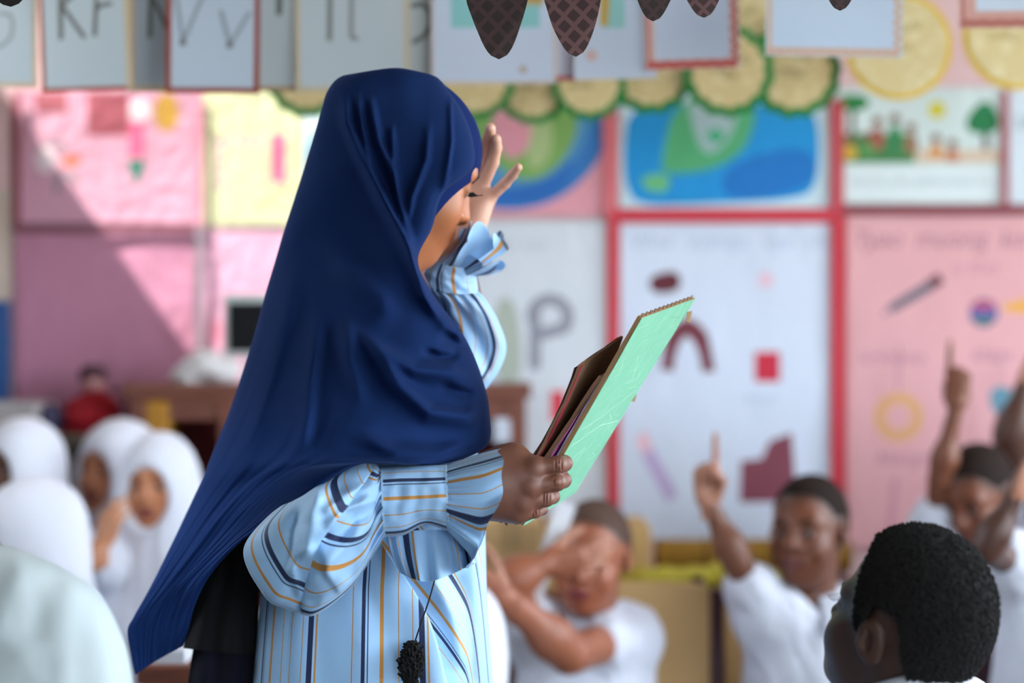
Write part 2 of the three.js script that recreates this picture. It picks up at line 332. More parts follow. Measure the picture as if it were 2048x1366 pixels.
poster('red-bordered white poster with maroon shapes, a red square and a pencil', [1238, 1664, 440, 1078], (g) => {
  fill(g, '#ccd6e6', 1238, 440, 1664, 1078);
  words(g, '#aab8cc', 38, 'Vifaa   vyangu   vya   shule', 1262, 496);
  blob(g, '#5d1f2c', [[1300, 552], [1350, 540], [1364, 560], [1356, 584], [1308, 588], [1298, 572]]);
  disc(g, '#e2b9c8', 1532, 560, 15); line(g, '#c4cfdf', 6, [[1532, 575], [1530, 690]]);
  g.fillStyle = '#70303c'; g.beginPath(); g.moveTo(1322, 740); g.lineTo(1330, 680); g.quadraticCurveTo(1370, 600, 1416, 670); g.lineTo(1430, 744); g.lineTo(1404, 744); g.quadraticCurveTo(1396, 680, 1372, 672); g.quadraticCurveTo(1350, 690, 1346, 744); g.fill();
  fill(g, '#c2203c', 1510, 704, 1560, 764); words(g, '#aebdcf', 30, 'kopo', 1490, 806);
  poly(g, '#e4b8c6', [[1270, 876], [1292, 862], [1306, 896], [1284, 910]]); poly(g, '#b7a4cc', [[1282, 910], [1306, 896], [1356, 990], [1334, 1006]]);
  poly(g, '#7c3c4c', [[1480, 1006], [1482, 922], [1524, 918], [1540, 882], [1584, 866], [1594, 1004]]);
}, [['#bf2638', 1662, 1692, 430, 1092], ['#c3303f', 1214, 1240, 430, 1092]]);
poster('pink poster with a pen, a striped ball and a tan ring drawn on it', [1694, 2170, 432, 1096], (g) => {
  fill(g, '#d8a2a6', 1694, 432, 2170, 1096);
  words(g, '#95687a', 46, 'Tyao  muong  kor', 1706, 494, 'italic'); words(g, '#b98495', 40, 'u tho', 1900, 550, 'italic');
  poly(g, '#5d5d6c', [[1776, 612], [1784, 626], [1868, 578], [1858, 560]]); poly(g, '#5a2733', [[1856, 560], [1868, 578], [1888, 564], [1876, 546]]); line(g, '#8a7485', 5, [[1778, 618], [1764, 632]]);
  disc(g, '#3c4f8f', 1967, 626, 28); fill(g, '#b4405f', 1946, 604, 1988, 618); fill(g, '#6a5f9e', 1942, 618, 1992, 630); fill(g, '#4f7d58', 1948, 638, 1986, 648); poly(g, '#dda335', [[2006, 610], [2060, 596], [2060, 626], [2008, 622]]);
  words(g, '#a8788a', 34, 'Sinfoano', 1712, 726, 'italic'); words(g, '#a8788a', 34, 'Maan', 1940, 722, 'italic');
  line(g, '#a37485', 4, [[1797, 690], [1796, 780]]);
  g.strokeStyle = '#d3a06f'; g.lineWidth = 24; g.beginPath(); g.arc(1797, 834, 38, 0, 7); g.stroke();
  words(g, '#aa7a86', 36, 'Mange', 1750, 930, 'italic'); line(g, '#c48b98', 12, [[1790, 960], [1780, 1060]]); blob(g, '#5f8c9e', [[1975, 780], [2010, 768], [2040, 800], [2010, 840], [1985, 826]]);
}, []);

// ---------------------------------------------------------------- lines of paper across the room
function cord(label, d, py0, py1, r = 0.0012) {
  const t = thing('hanging_string', label, 'string', W(CX, (py0 + py1) / 2, d));
  const a = W(-250, py0, d), b = W(2300, py1, d); a.x = LEFT + 0.002; b.x = RIGHT - 0.002;
  const m = a.clone().lerp(b, 0.5); m.y -= 0.004;
  part('cord', tube([a, a.clone().lerp(m, 0.5), m, m.clone().lerp(b, 0.5), b], r, 40, 6), mat('#8b7d6a', 0.9), t);
}
function card(name, label, r, d, draw, o = {}, strips = []) {
  const t = thing(name, label, 'card', W((r[0] + r[1]) / 2, r[2], d), name === 'letter_card' ? 'alphabet cards on the string' : 'drawing cards on the string');
  const sh = part('sheet', sheetGeo(...r, d, { curl: 0.006, thick: 0.0012, ...o }), new THREE.MeshStandardMaterial({ map: printed(...r, draw), roughness: 0.8 }), t);
  return t;
}
const cream = '#b7a88c', rust = '#8a4a36';
const framed = (g, r, c, w, inside, top = false) => { fill(g, c, r[0], r[2], r[1], r[3]); fill(g, inside, r[0] + w, top ? r[2] + w : r[2], r[1] - w, r[3] - w); };
const ink = '#5b5f5c', blank = '#a9b6bd';
{
  const d = 4.0, y0 = -78;
  let r = [-60, 76, y0, 176];
  card('letter_card', 'letter card with a round pencil stroke at the left end of the alphabet line', r, d, (g) => { framed(g, r, cream, 9, blank); line(g, '#7d8888', 6, [[0, 28], [22, 30], [28, 50], [24, 76], [6, 94], [-10, 92]]); }, { lean: 0.01 });
  r = [80, 262, y0, 182];
  card('letter_card', 'letter card reading Kr with thin rust edges', r, d - 0.012, (g) => { framed(g, r, rust, 8, blank); fill(g, cream, 250, y0, 262, 182); line(g, ink, 10, [[124, -20], [122, 74]]); line(g, ink, 9, [[160, -20], [126, 10], [168, 74]]); line(g, ink, 9, [[196, 0], [190, 70]]); line(g, ink, 8, [[194, 22], [206, 12], [224, 10]]); }, { tilt: 0.035 });
  r = [258, 360, y0, 184];
  card('letter_card', 'letter card with an N half covered by the red-edged V card', r, d + 0.012, (g) => { framed(g, r, cream, 12, '#a3b0b9'); line(g, ink, 10, [[302, -20], [300, 72]]); line(g, ink, 8, [[304, -10], [340, 70]]); }, {});
  r = [332, 520, y0, 187];
  card('letter_card', 'letter card reading Vv with a dark red edge', r, d - 0.02, (g) => { framed(g, r, '#84392f', 11, '#a9b8c6'); line(g, '#7f8b96', 8, [[350, -20], [366, 86]]); line(g, '#7f8b96', 8, [[366, 86], [406, -10]]); disc(g, ink, 366, 86, 7); line(g, '#7f8b96', 9, [[442, 24], [460, 90]]); line(g, '#7f8b96', 8, [[460, 90], [498, 26]]); disc(g, ink, 460, 90, 7); }, { tilt: -0.012 });
  r = [510, 604, y0, 182];
  card('letter_card', 'letter card with a short stroke between the V card and the tall l card', r, d, (g) => { framed(g, r, '#a88f72', 10, '#b0bdc2'); line(g, ink, 12, [[560, -30], [559, 26]]); }, {});
  r = [590, 818, y0, 184];
  card('letter_card', 'wide letter card reading It above the navy headscarf', r, d - 0.01, (g) => { framed(g, r, '#b6aa90', 10, '#acb8be'); line(g, '#6a706f', 11, [[661, -40], [659, 78]]); line(g, '#7b8384', 10, [[704, -30], [702, 66], [704, 76], [712, 78]]); }, { tilt: 0.006 });
  r = [808, 872, y0, 172];
  card('letter_card', 'letter card with half a round o at the right end of the alphabet line', r, d + 0.012, (g) => { framed(g, r, '#b7ad98', 8, '#a9b3b5'); line(g, '#5f6461', 10, [[826, 12], [846, 8], [862, 26], [862, 52], [848, 74], [828, 84]]); }, {});
  r = [862, 1112, y0, 168];
  card('drawing_card', 'white card with a teal drawing behind the two longest brown petals', r, d, (g) => { framed(g, r, '#c5b9b2', 5, '#bcc9dc'); fill(g, '#84bfc0', 902, -20, 1010, 56); disc(g, '#b49a5b', 1050, -10, 40); fill(g, '#84bfc0', 1020, 10, 1080, 56); disc(g, '#ac9e92', 1046, 140, 8); }, { tilt: 0.004 });
  r = [1096, 1156, y0, 162];
  card('drawing_card', 'narrow card with a red corner between two white cards', r, d + 0.012, (g) => { framed(g, r, '#b65560', 10, '#c2c3d2'); }, {});
  r = [1146, 1312, y0, 158];
  card('drawing_card', 'white card with an ochre and teal drawing beside the red-patterned card', r, d - 0.006, (g) => { framed(g, r, '#c9ccd6', 3, '#bac8da'); fill(g, '#8cc2c0', 1204, -20, 1250, 56); poly(g, '#b79a4c', [[1200, -10], [1222, -10], [1216, 52], [1200, 52]]); disc(g, '#c4a9a8', 1182, 110, 12); }, { tilt: 0.02 });
  const dots = (g, r, c) => { for (let i = 0; i < 60; i++) { const t = i / 60, x = r[0] + 6 + (r[1] - r[0] - 12) * t; g.save(); disc(g, c, x, r[3] - 10 + 5 * Math.sin(i * 2.3), 5, 4); g.restore(); } for (let i = 0; i < 30; i++) { const y = lerp(r[2], r[3], i / 30); disc(g, c, r[1] - 10 + 5 * Math.sin(i * 1.9), y, 4, 5); disc(g, c, r[0] + 8, y, 3, 4); } };
  r = [1288, 1478, y0, 138];
  card('drawing_card', 'white card with a red scribbled border near the middle of the line', r, d - 0.014, (g) => { framed(g, r, '#ccb3ae', 20, '#bccade'); dots(g, r, '#b85450'); }, { tilt: 0.03 });
  r = [1532, 1806, y0, 114];
  card('drawing_card', 'large white card with a faint tan dotted border, apart from the others', r, d - 0.2, (g) => { framed(g, r, '#c0cbd2', 16, '#b9cce0'); dots(g, r, '#c9a48e'); }, { tilt: -0.015 });
  r = [1918, 2130, y0, 56];
  card('drawing_card', 'white card with a salmon patterned border at the right end of the line', r, d - 0.15, (g) => { framed(g, r, '#c79a90', 34, '#c3d2e2'); dots(g, r, '#a9665c'); }, { tilt: 0.01 });
  cord('string that carries the alphabet cards and drawings', 4.005, -80, -80);
}
// scalloped and round paper discs
function scallop(r, n, deep) { const s = new THREE.Shape(); for (let i = 0; i <= 160; i++) { const a = i / 160 * Math.PI * 2, q = r * (1 - deep * Math.abs(Math.cos(a * n / 2))); i ? s.lineTo(q * Math.cos(a), q * Math.sin(a)) : s.moveTo(q, 0); } return s; }
function roundUV(g, r) { const p = g.attributes.position, u = g.attributes.uv; for (let i = 0; i < p.count; i++) u.setXY(i, p.getX(i) / r / 2 + 0.5, p.getY(i) / r / 2 + 0.5); return g; }
function paperDisc(label, px, py, rad, d, kind, spin, text) {
  const c = W(px, py, d), R = rad * d / F, t = thing('paper_disc', label, 'disc', c.clone().setY(c.y - R), kind + '-rimmed paper discs');
  const yellow = kind === 'yellow', back = roundUV(new THREE.ExtrudeGeometry(scallop(R, yellow ? 2 : 14, yellow ? 0 : 0.07), { depth: 0.001, bevelEnabled: false, curveSegments: 24 }), R);
  const front = roundUV(new THREE.ExtrudeGeometry(scallop(R * (yellow ? 0.9 : 0.8), yellow ? 2 : 14, yellow ? 0 : 0.08), { depth: 0.001, bevelEnabled: false }), R);
  const tex = canvasTex(256, 256, (g) => { fill(g, yellow ? '#d6c692' : '#cbb987', 0, 0, 256, 256); for (let i = 0; i < 60; i++) disc(g, yellow ? '#e0d5a8' : '#d6c898', rnd() * 256, rnd() * 256, 10 * rnd() + 3); text.forEach((w, i) => words(g, yellow ? '#a09055' : '#5f5433', 34, w, 60, 96 + i * 48, 'italic')); });
  const m = new THREE.Matrix4().makeRotationZ(spin).setPosition(c);
  part('rim', back.applyMatrix4(m), mat(yellow ? '#dcb81e' : '#1f7a34', 0.8), t);
  part('thread', tube([V(c.x, c.y + R * 0.9, c.z + 0.002), V(c.x + 0.004, W(0, -66, 4.64).y, -4.64)], 0.0008, 4, 5), mat('#6b5c50', 0.9), t);
  part('face', front.applyMatrix4(new THREE.Matrix4().makeTranslation(0, 0, 0.003).multiply(m)), new THREE.MeshStandardMaterial({ map: tex, roughness: 0.85 }), t);
}
const greenLabels = ['olive scalloped paper disc half hidden left of the headscarf', 'green-rimmed scalloped disc just right of the headscarf', 'green-rimmed scalloped disc above the raised fingers', 'green-rimmed scalloped disc over the blue globe rim', 'green-rimmed scalloped disc under the red-scribbled card', 'large green-rimmed scalloped disc over the blue sea map', 'lowest and largest green-rimmed scalloped disc left of the yellow discs', 'green-rimmed scalloped disc mostly hidden behind the large white card'];
[[615, 150, 88, 0.2], [950, 160, 84, -0.5], [1066, 172, 80, -0.25], [1178, 166, 78, 0.05], [1302, 140, 92, 0.25], [1456, 142, 96, -0.4], [1588, 142, 98, -0.15], [1540, 30, 92, 0.6]].forEach(([x, y, r, a], i) => paperDisc(greenLabels[i], x, y, r, 4.62 - (i % 2) * 0.02 + (i === 7 ? 0.05 : 0), 'green', a, [['Chupa', 'maji'], ['Mama', 'baba'], ['Moja', 'mbili'], ['Kaka', 'dada'], ['Nyumba', 'mti'], ['Samaki', 'ndege'], ['Tembo', 'simba'], ['Jua', 'mvua']][i]));
paperDisc('yellow-rimmed round paper disc right of the large white card', 1797, 92, 108, 4.58, 'yellow', 0.1, ['Asubuhi', 'njema']);
paperDisc('yellow-rimmed round paper disc at the right edge under the salmon card', 2036, 68, 112, 4.58, 'yellow', -0.1, ['Habari', 'yako']);
cord('string that carries the green and yellow paper discs', 4.64, -66, -66);
// brown petals with a lattice, close to the lens
const lattice = (a, b) => canvasTex(256, 512, (g) => { fill(g, b, 0, 0, 256, 512); for (let j = -2; j < 12; j++) for (let i = -1; i < 4; i++) { const x = i * 84 + (j % 2 ? 42 : 0), y = j * 46 + 10; poly(g, a, [[x, y - 30], [x + 30, y], [x, y + 30], [x - 30, y]]); } });
const darkLattice = lattice('#1d0c0b', '#382022'), litLattice = lattice('#341c1d', '#5f4042'), blackLattice = lattice('#120d0e', '#171112');  // the paler pair of browns paints in light falling on some petals
function petal(label, px, tip, half, d, tex, tilt, top = -190) {
  const R = half * d / F, H = (tip - top) * d / F, s = new THREE.Shape(), N = 40, L = [], Rr = [];
  for (let i = 0; i <= N; i++) { const t = i / N, w = R * Math.min(1, Math.pow(t * 2.6 + 1e-6, 0.5)) * (t > 0.45 ? 1 - 0.55 * smooth(0.45, 1.05, t) : 1); L.push([-w * (1 + 0.06 * noise(t * 5, px, 0)), t * H]); Rr.push([w * (1 + 0.06 * noise(t * 5, px, 3)), t * H]); }
  const q = L.concat(Rr.reverse()); q.forEach(([x, y], i) => i ? s.lineTo(x, y) : s.moveTo(x, y));
  const g = new THREE.ExtrudeGeometry(s, { depth: 0.0015, bevelEnabled: true, bevelSize: 0.0004, bevelThickness: 0.0004, bevelSegments: 1 });
  const p = g.attributes.position, u = g.attributes.uv;
  for (let i = 0; i < p.count; i++) { u.setXY(i, p.getX(i) / R / 2 + 0.5, p.getY(i) / R / 4); p.setZ(i, p.getZ(i) + 0.05 * p.getX(i) * Math.sin(p.getY(i) * 20)); }
  g.computeVertexNormals();
  const c = W(px, tip, d), t = thing('paper_petal', label, 'petal', c, 'lattice paper petals hanging at the top');
  g.rotateZ(tilt); g.translate(c.x, c.y, c.z);
  part('petal', g, new THREE.MeshStandardMaterial({ map: tex, roughness: 0.62 }), t);
  part('thread', tube([W(px + tilt * -300, top + 4, d), W(px + tilt * -320, -240, d)], 0.0008, 4, 5), mat('#6b5c50', 0.9), t);
}
petal('longest brown lattice petal, nearest the headscarf', 998, 118, 60, 2.98, darkLattice, 0.02);
petal('second long brown lattice petal coloured paler as if lit', 1152, 113, 58, 3.0, litLattice, 0.05);
petal('short dark brown petal between the long pair and the paler one', 1306, 42, 48, 2.98, darkLattice, -0.04);
petal('short brown lattice petal coloured paler as if lit, above the red-scribbled card', 1408, 35, 50, 3.02, litLattice, 0.03);
petal('brown petal tip barely showing above the large white card', 1680, 21, 42, 2.98, darkLattice, 0);
petal('black paper petal tip in the upper left corner', 22, 13, 60, 2.95, blackLattice, 0.06);
cord('string that carries the brown paper petals', 2.99, -242, -242);

// ---------------------------------------------------------------- things along the back wall
const woodTex = (a, b) => canvasTex(256, 256, (g) => { fill(g, a, 0, 0, 256, 256); for (let i = 0; i < 130; i++) { g.globalAlpha = 0.25; line(g, b, 1 + rnd() * 2, [[0, rnd() * 256], [90, rnd() * 256 * 0 + i * 2], [256, i * 2 + rnd() * 8]]); } });
const deskWood = new THREE.MeshStandardMaterial({ map: woodTex('#7a4534', '#57301f'), roughness: 0.55 });
const pxBox = (px0, px1, py0, py1, d, deep, r) => { const a = W(px0, py1, d), b = W(px1, py0, d); return box(a.x, b.x, a.y, b.y, a.z - deep, a.z, r); };
{
  const d = 4.98, y = W(0, 768, d).y, t = thing('shelf_cabinet', 'reddish wooden shelf cabinet below the pink posters behind the teacher', 'cabinet', V(W(650, 0, d).x, 0, -d));
  const x0 = W(242, 0, d).x, x1 = W(1062, 0, d).x, Z = -d;
  part('top_board', box(x0, x1, y - 0.03, y, Z - 0.28, Z), deskWood, t);
  part('rail', box(x0 + 0.02, x1 - 0.02, y - 0.075, y - 0.03, Z - 0.03, Z - 0.01), deskWood, t);
  for (const x of [x0 + 0.02, x0 + 0.2, x1 - 0.24, x1 - 0.045]) part('upright', box(x, x + 0.035, 0, y - 0.03, Z - 0.27, Z - 0.005), deskWood, t);
  for (const h of [0.06, 0.42, 0.78]) part('shelf', box(x0 + 0.02, x1 - 0.02, h, h + 0.02, Z - 0.27, Z - 0.01), deskWood, t);
  part('back_panel', box(x0 + 0.02, x1 - 0.02, 0.06, y - 0.03, Z - 0.28, Z - 0.27), mat('#8a3a3c', 0.8), t);
}
const one = (name, label, cat, geo, m, at, kind) => { const t = thing(name, label, cat, at); part(name, geo, m, t); return t; };
tag(one('folder', 'mustard yellow folder standing in the shelf cabinet', 'folder', pxBox(286, 338, 800, 888, 4.985, 0.18, 0.01), mat('#a87518', 0.7), W(312, 888, 4.985)));
tag(one('folder', 'dark folder beside the mustard one in the shelf cabinet', 'folder', pxBox(262, 282, 806, 888, 4.99, 0.18, 0.006), mat('#1c1d20', 0.7), W(272, 888, 4.99)));
tag(one('folder', 'white folder at the right end of the shelf cabinet', 'folder', pxBox(985, 1028, 835, 888, 4.985, 0.16, 0.01), mat('#c4cad6', 0.7), W(1006, 888, 4.985)));
function lump(pxs, d, r, k = 0.03, h = 0.008, nz = 0.01) {
  const c = pxs.map(([x, y, q, dd = 0]) => [W(x, y, d + dd), q]), f0 = field(c.map(([p, q]) => [ell(p, Array.isArray(q) ? q : [q, q, q]), k]));
  const f = (x, y, z) => f0(x, y, z) + nz * noise(x * 22, y * 22, z * 22);
  const [lo, hi] = boundsOf(c.map((e) => e[0]), r); return net(f, lo, hi, h);
}
one('cloth_bundle', 'white cloth bundle on top of the shelf cabinet', 'cloth', lump([[372, 752, [0.03, 0.02, 0.05]], [405, 738, [0.045, 0.035, 0.06]], [445, 742, [0.04, 0.028, 0.06]]], 5.1, 0.1), mat('#d4d2d2', 0.9), W(405, 768, 5.1));
{
  const t = thing('monitor', 'black monitor with a pale casing behind the headscarf', 'monitor', W(500, 770, 5.18));
  part('casing', pxBox(446, 560, 588, 716, 5.18, 0.03, 0.006), mat('#c7d2cf', 0.5), t); part('screen', pxBox(456, 552, 604, 704, 5.174, 0.01, 0.002), mat('#0d1013', 0.3), t);
  part('stand', merged([pxBox(490, 516, 712, 764, 5.19, 0.02), pxBox(470, 536, 760, 768, 5.16, 0.06)]), mat('#c7d2cf', 0.5), t);
}
{ // a doll in red before the pink wall
  const d = 5.15, t = thing('doll', 'doll in a red dress with dark hair in front of the plain pink poster', 'doll', W(185, 900, d));
  part('dress', net(field([[cone(W(188, 800, d), W(183, 838, d), 0.03, 0.055), 0.01], [cone(W(150, 815, d), W(132, 868, d), 0.02, 0.017), 0.02], [cone(W(220, 815, d), W(236, 868, d), 0.02, 0.017), 0.02]]), [W(100, 0, d).x, W(0, 935, d).y, -d - 0.1], [W(270, 0, d).x, W(0, 770, d).y, -d + 0.1], 0.006), mat('#a81224', 0.85), t);
  part('head', net(field([[ell(W(187, 768, d), [0.026, 0.03, 0.026]), 0.01], [cone(W(187, 780, d), W(187, 800, d), 0.014, 0.016), 0.01], [ell(W(187, 772, d - 0.026), [0.005, 0.006, 0.006]), 0.004]]), [W(140, 0, d).x, W(0, 815, d).y, -d - 0.06], [W(235, 0, d).x, W(0, 730, d).y, -d + 0.06], 0.004), mat('#b98080', 0.7), t);
  part('hair', net(field([[ell(W(187, 752, d + 0.006), [0.032, 0.026, 0.03]), 0.01], [ell(W(187, 782, d - 0.03), [0.02, 0.024, 0.02]), 0.008, true]]), [W(140, 0, d).x, W(0, 790, d).y, -d - 0.06], [W(235, 0, d).x, W(0, 715, d).y, -d + 0.06], 0.004), mat('#4a2c37', 0.9), t);
  const b = thing('ball', 'dark blue ball left of the red doll', 'ball', W(96, 875, 5.12)), c = W(96, 838, 5.12);
  const sp = new THREE.SphereGeometry(0.034, 24, 16); sp.translate(c.x, c.y, c.z); part('ball', sp, mat('#3a3858', 0.6), b);
}
{
  const t = thing('low_cupboard', 'low cupboard with a pale top at the left edge below the blue sack', 'cupboard', V(W(60, 0, 5).x, 0, -5));
  const x0 = LEFT + 0.03, x1 = W(240, 0, 5.0).x, y = W(0, 872, 5).y;
  part('carcass', box(x0, x1, 0.0, y - 0.02, -5.28, -5.07), mat('#46403a', 0.8), t); part('top', box(x0, x1, y - 0.02, y, -5.29, -5.06), mat('#6b6053', 0.7), t);
  one('storage_box', 'pale grey lidded box on the low cupboard', 'box', merged([pxBox(-60, 70, 815, 872, 5.03, 0.2, 0.01), pxBox(-64, 74, 806, 818, 5.025, 0.21, 0.006)]), mat('#b9b4b2', 0.7), W(10, 872, 5.03));
  one('blue_panel', 'blue board leaning at the left end of the wall', 'board', pxBox(-70, 15, 602, 806, 5.24, 0.03, 0.004), mat('#1f4f8c', 0.6), W(-20, 806, 5.24));
}
// cartons, rolled mat and cloth under the right posters
function carton(label, r, d, deep, c) {
  const t = thing('carton', label, 'box', W((r[0] + r[1]) / 2, r[3], d)), a = W(r[0], r[3], d), b = W(r[1], r[2], d), m = mat(c, 0.9);
  part('body', box(a.x, b.x, a.y, b.y, a.z - deep, a.z, 0.006), m, t);
  part('flap', box(a.x + 0.004, b.x - 0.004, b.y - 0.004, b.y + 0.004, a.z - deep * 0.48, a.z - 0.005, 0.002), m, t); part('flap', box(a.x + 0.004, b.x - 0.004, b.y - 0.004, b.y + 0.004, a.z - deep, a.z - deep * 0.52, 0.002), m, t);
  part('tape', box((a.x + b.x) / 2 - 0.02, (a.x + b.x) / 2 + 0.02, b.y - 0.05, b.y + 0.006, a.z - deep * 0.9, a.z + 0.001, 0.001), mat('#a5885c', 0.5), t);
}
const tan = '#c4a06a';
{
  const d = 4.98, t = thing('low_bench', 'long low bench along the wall under the posters', 'bench', V(W(1500, 0, d).x, 0, -5.1)), x0 = W(1075, 0, d).x, x1 = W(1960, 0, d).x, y = W(0, 1182, d).y;
  part('seat', box(x0, x1, y - 0.03, y, -5.28, -4.9), deskWood, t); for (const [x, z] of [[x0 + 0.03, -5.25], [x0 + 0.03, -4.94], [x1 - 0.07, -5.25], [x1 - 0.07, -4.94]]) part('leg', box(x, x + 0.04, 0, y - 0.03, z, z + 0.04), deskWood, t);
  carton('open tan carton behind the boy covering his eyes', [1085, 1302, 1052, 1182], 5.0, 0.24, tan);
  const r = thing('rolled_mat', 'mustard rolled mat lying under the red-bordered poster', 'mat', W(1490, 1142, 5.1)), a = W(1312, 1112, 5.12), L = W(1700, 0, 5.12).x - a.x;
  const cyl = new THREE.LatheGeometry([[0, 0], [0.02, -0.004], [0.034, 0], [0.036, 0.006], [0.036, L - 0.006], [0.034, L], [0.02, L + 0.004], [0, L]].map((p) => new THREE.Vector2(...p)), 24); cyl.rotateZ(-Math.PI / 2); cyl.translate(a.x, a.y, a.z); part('roll', cyl, mat('#8a6410', 0.8), r);
  for (const k of [0.25, 0.75]) { const q = new THREE.TorusGeometry(0.036, 0.003, 8, 24); q.rotateY(Math.PI / 2); q.translate(a.x + L * k, a.y, a.z); part('tie', q, mat('#5d4212', 0.9), r); }
  one('yellow_cloth', 'crumpled yellow-green cloth in front of the rolled mat', 'cloth', lump([[1235, 1168, [0.06, 0.02, 0.04]], [1310, 1160, [0.06, 0.024, 0.05]], [1390, 1158, [0.06, 0.024, 0.05]], [1460, 1150, [0.05, 0.03, 0.05]], [1540, 1160, [0.06, 0.02, 0.05]]], 4.95, 0.1), mat('#b3a534', 0.9), W(1350, 1182, 4.95));
}
carton('plain tan carton beside the striped dress at the back', [962, 1082, 1045, 1300], 4.6, 0.25, '#bd9c6c');
tag(one('paper_sheet', 'narrow white sheet held upright beside the face of the boy covering his eyes', 'paper', (() => { const g = sheetGeo(1079, 1117, 1000, 1212, 4.3, { curl: 0.01, tilt: -0.36 }); return g; })(), mat('#d8dade', 0.8), W(1060, 1212, 4.3)));

// ---------------------------------------------------------------- people: heads, hands, bodies
const headMatrix = (c, yaw, pitch, roll, s) => new THREE.Matrix4().compose(c, new THREE.Quaternion().setFromEuler(new THREE.Euler(pitch, yaw, roll, 'YXZ')), V(s, s, s));
function headField(o = {}) {
  const { lips = 1, brow = 1, jaw = 1, dome = 0, nz = -0.035 } = o, ops = [
    [ell([0, 0.03 + dome / 2, -0.012], [0.074, 0.086 + dome / 2, 0.098]), 0.01], [ell([0, -0.03, 0.028], [0.058, 0.076, 0.06]), 0.03], [ell([0, -0.074, 0.042], [0.042 * jaw, 0.036, 0.042]), 0.03],
    [ell([-0.036, -0.032, 0.058], [0.026, 0.03, 0.026]), 0.02], [ell([0.036, -0.032, 0.058], [0.026, 0.03, 0.026]), 0.02],
    [cone([-0.036, 0.026, 0.07], [0.036, 0.026, 0.07], 0.013 * brow, 0.013 * brow), 0.02],
    [ell([-0.031, 0.006, 0.1], [0.018, 0.014, 0.02]), 0.016, true], [ell([0.031, 0.006, 0.1], [0.018, 0.014, 0.02]), 0.016, true],
    [ell([-0.031, 0.006, 0.072], [0.0155, 0.013, 0.0135]), 0.004], [ell([0.031, 0.006, 0.072], [0.0155, 0.013, 0.0135]), 0.004],
    [cone([-0.045, 0.004, 0.0835], [-0.019, 0.002, 0.0855], 0.0018, 0.0018), 0.002, true], [cone([0.045, 0.004, 0.0835], [0.019, 0.002, 0.0855], 0.0018, 0.0018), 0.002, true],
    [cone([0, 0.02, 0.082], [0, -0.02, 0.1], 0.0075, 0.0115), 0.014], [ell([-0.0135, -0.024, 0.09], [0.0095, 0.008, 0.01]), 0.006], [ell([0.0135, -0.024, 0.09], [0.0095, 0.008, 0.01]), 0.006],
    [ell([-0.0065, -0.0325, 0.097], [0.004, 0.003, 0.005]), 0.002, true], [ell([0.0065, -0.0325, 0.097], [0.004, 0.003, 0.005]), 0.002, true],
    [ell([0, -0.055, 0.078], [0.026, 0.02, 0.018]), 0.02],
    [cone([-0.021, -0.054, 0.081], [-0.004, -0.049, 0.092], 0.0035, 0.0065 * lips), 0.006], [cone([0.021, -0.054, 0.081], [0.004, -0.049, 0.092], 0.0035, 0.0065 * lips), 0.006],
    [cone([-0.016, -0.0605, 0.083], [0.016, -0.0605, 0.083], 0.005, 0.005), 0.006], [ell([0, -0.062, 0.087], [0.014, 0.0065 * lips, 0.0075]), 0.006],
    [cone([-0.023, -0.056, 0.088], [0, -0.0555, 0.101], 0.0013, 0.0013), 0.002, true], [cone([0.023, -0.056, 0.088], [0, -0.0555, 0.101], 0.0013, 0.0013), 0.002, true],
    [ell([0, -0.09, 0.07], [0.02, 0.016, 0.018]), 0.02],
  ];
  for (const s of [-1, 1]) ops.push([ell([s * 0.076, -0.004, -0.006], [0.007, 0.031, 0.02], [s * 0.35, 0.15, 0]), 0.006], [ell([s * 0.083, -0.002, -0.002], [0.006, 0.018, 0.01], [s * 0.35, 0.15, 0]), 0.004, true], [cone([s * 0.079, 0.006, 0.004], [s * 0.081, -0.012, 0.006], 0.003, 0.005), 0.003]);
  ops.push([cone([0, -0.03, -0.03], [0, -0.12, nz], 0.05, 0.046), 0.03]);
  return field(ops);
}
const HEADLO = [-0.095, -0.13, -0.125], HEADHI = [0.095, 0.165, 0.125];
const hairCut = (x, y, z, L) => { const [front, side, ear, nape] = L, q = z + 0.016; return (q > 0.035 ? lerp(side, front, smooth(0.035, 0.08, q)) : q > -0.015 ? lerp(ear, side, smooth(0.018, 0.035, q)) : lerp(nape, ear, smooth(-0.06, -0.015, q))) - y; };
const LINE = [0.078, 0.03, 0.03, -0.05];
function headSkin(o, skin) {
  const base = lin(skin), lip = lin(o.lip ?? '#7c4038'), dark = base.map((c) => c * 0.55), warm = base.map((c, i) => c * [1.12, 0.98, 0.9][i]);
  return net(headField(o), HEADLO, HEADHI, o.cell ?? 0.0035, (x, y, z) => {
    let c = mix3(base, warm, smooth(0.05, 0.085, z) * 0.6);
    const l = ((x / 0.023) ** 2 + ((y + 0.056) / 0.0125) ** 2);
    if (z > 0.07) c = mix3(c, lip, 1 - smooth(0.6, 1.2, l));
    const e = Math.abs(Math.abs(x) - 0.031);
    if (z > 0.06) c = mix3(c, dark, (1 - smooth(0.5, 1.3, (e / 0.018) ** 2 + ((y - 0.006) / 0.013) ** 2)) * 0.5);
    if (o.stubble) c = mix3(c, lin(o.stubble), smooth(0.014, -0.012, hairCut(x, y, z, o.line ?? LINE) - 0.004));
    return c;
  });
}
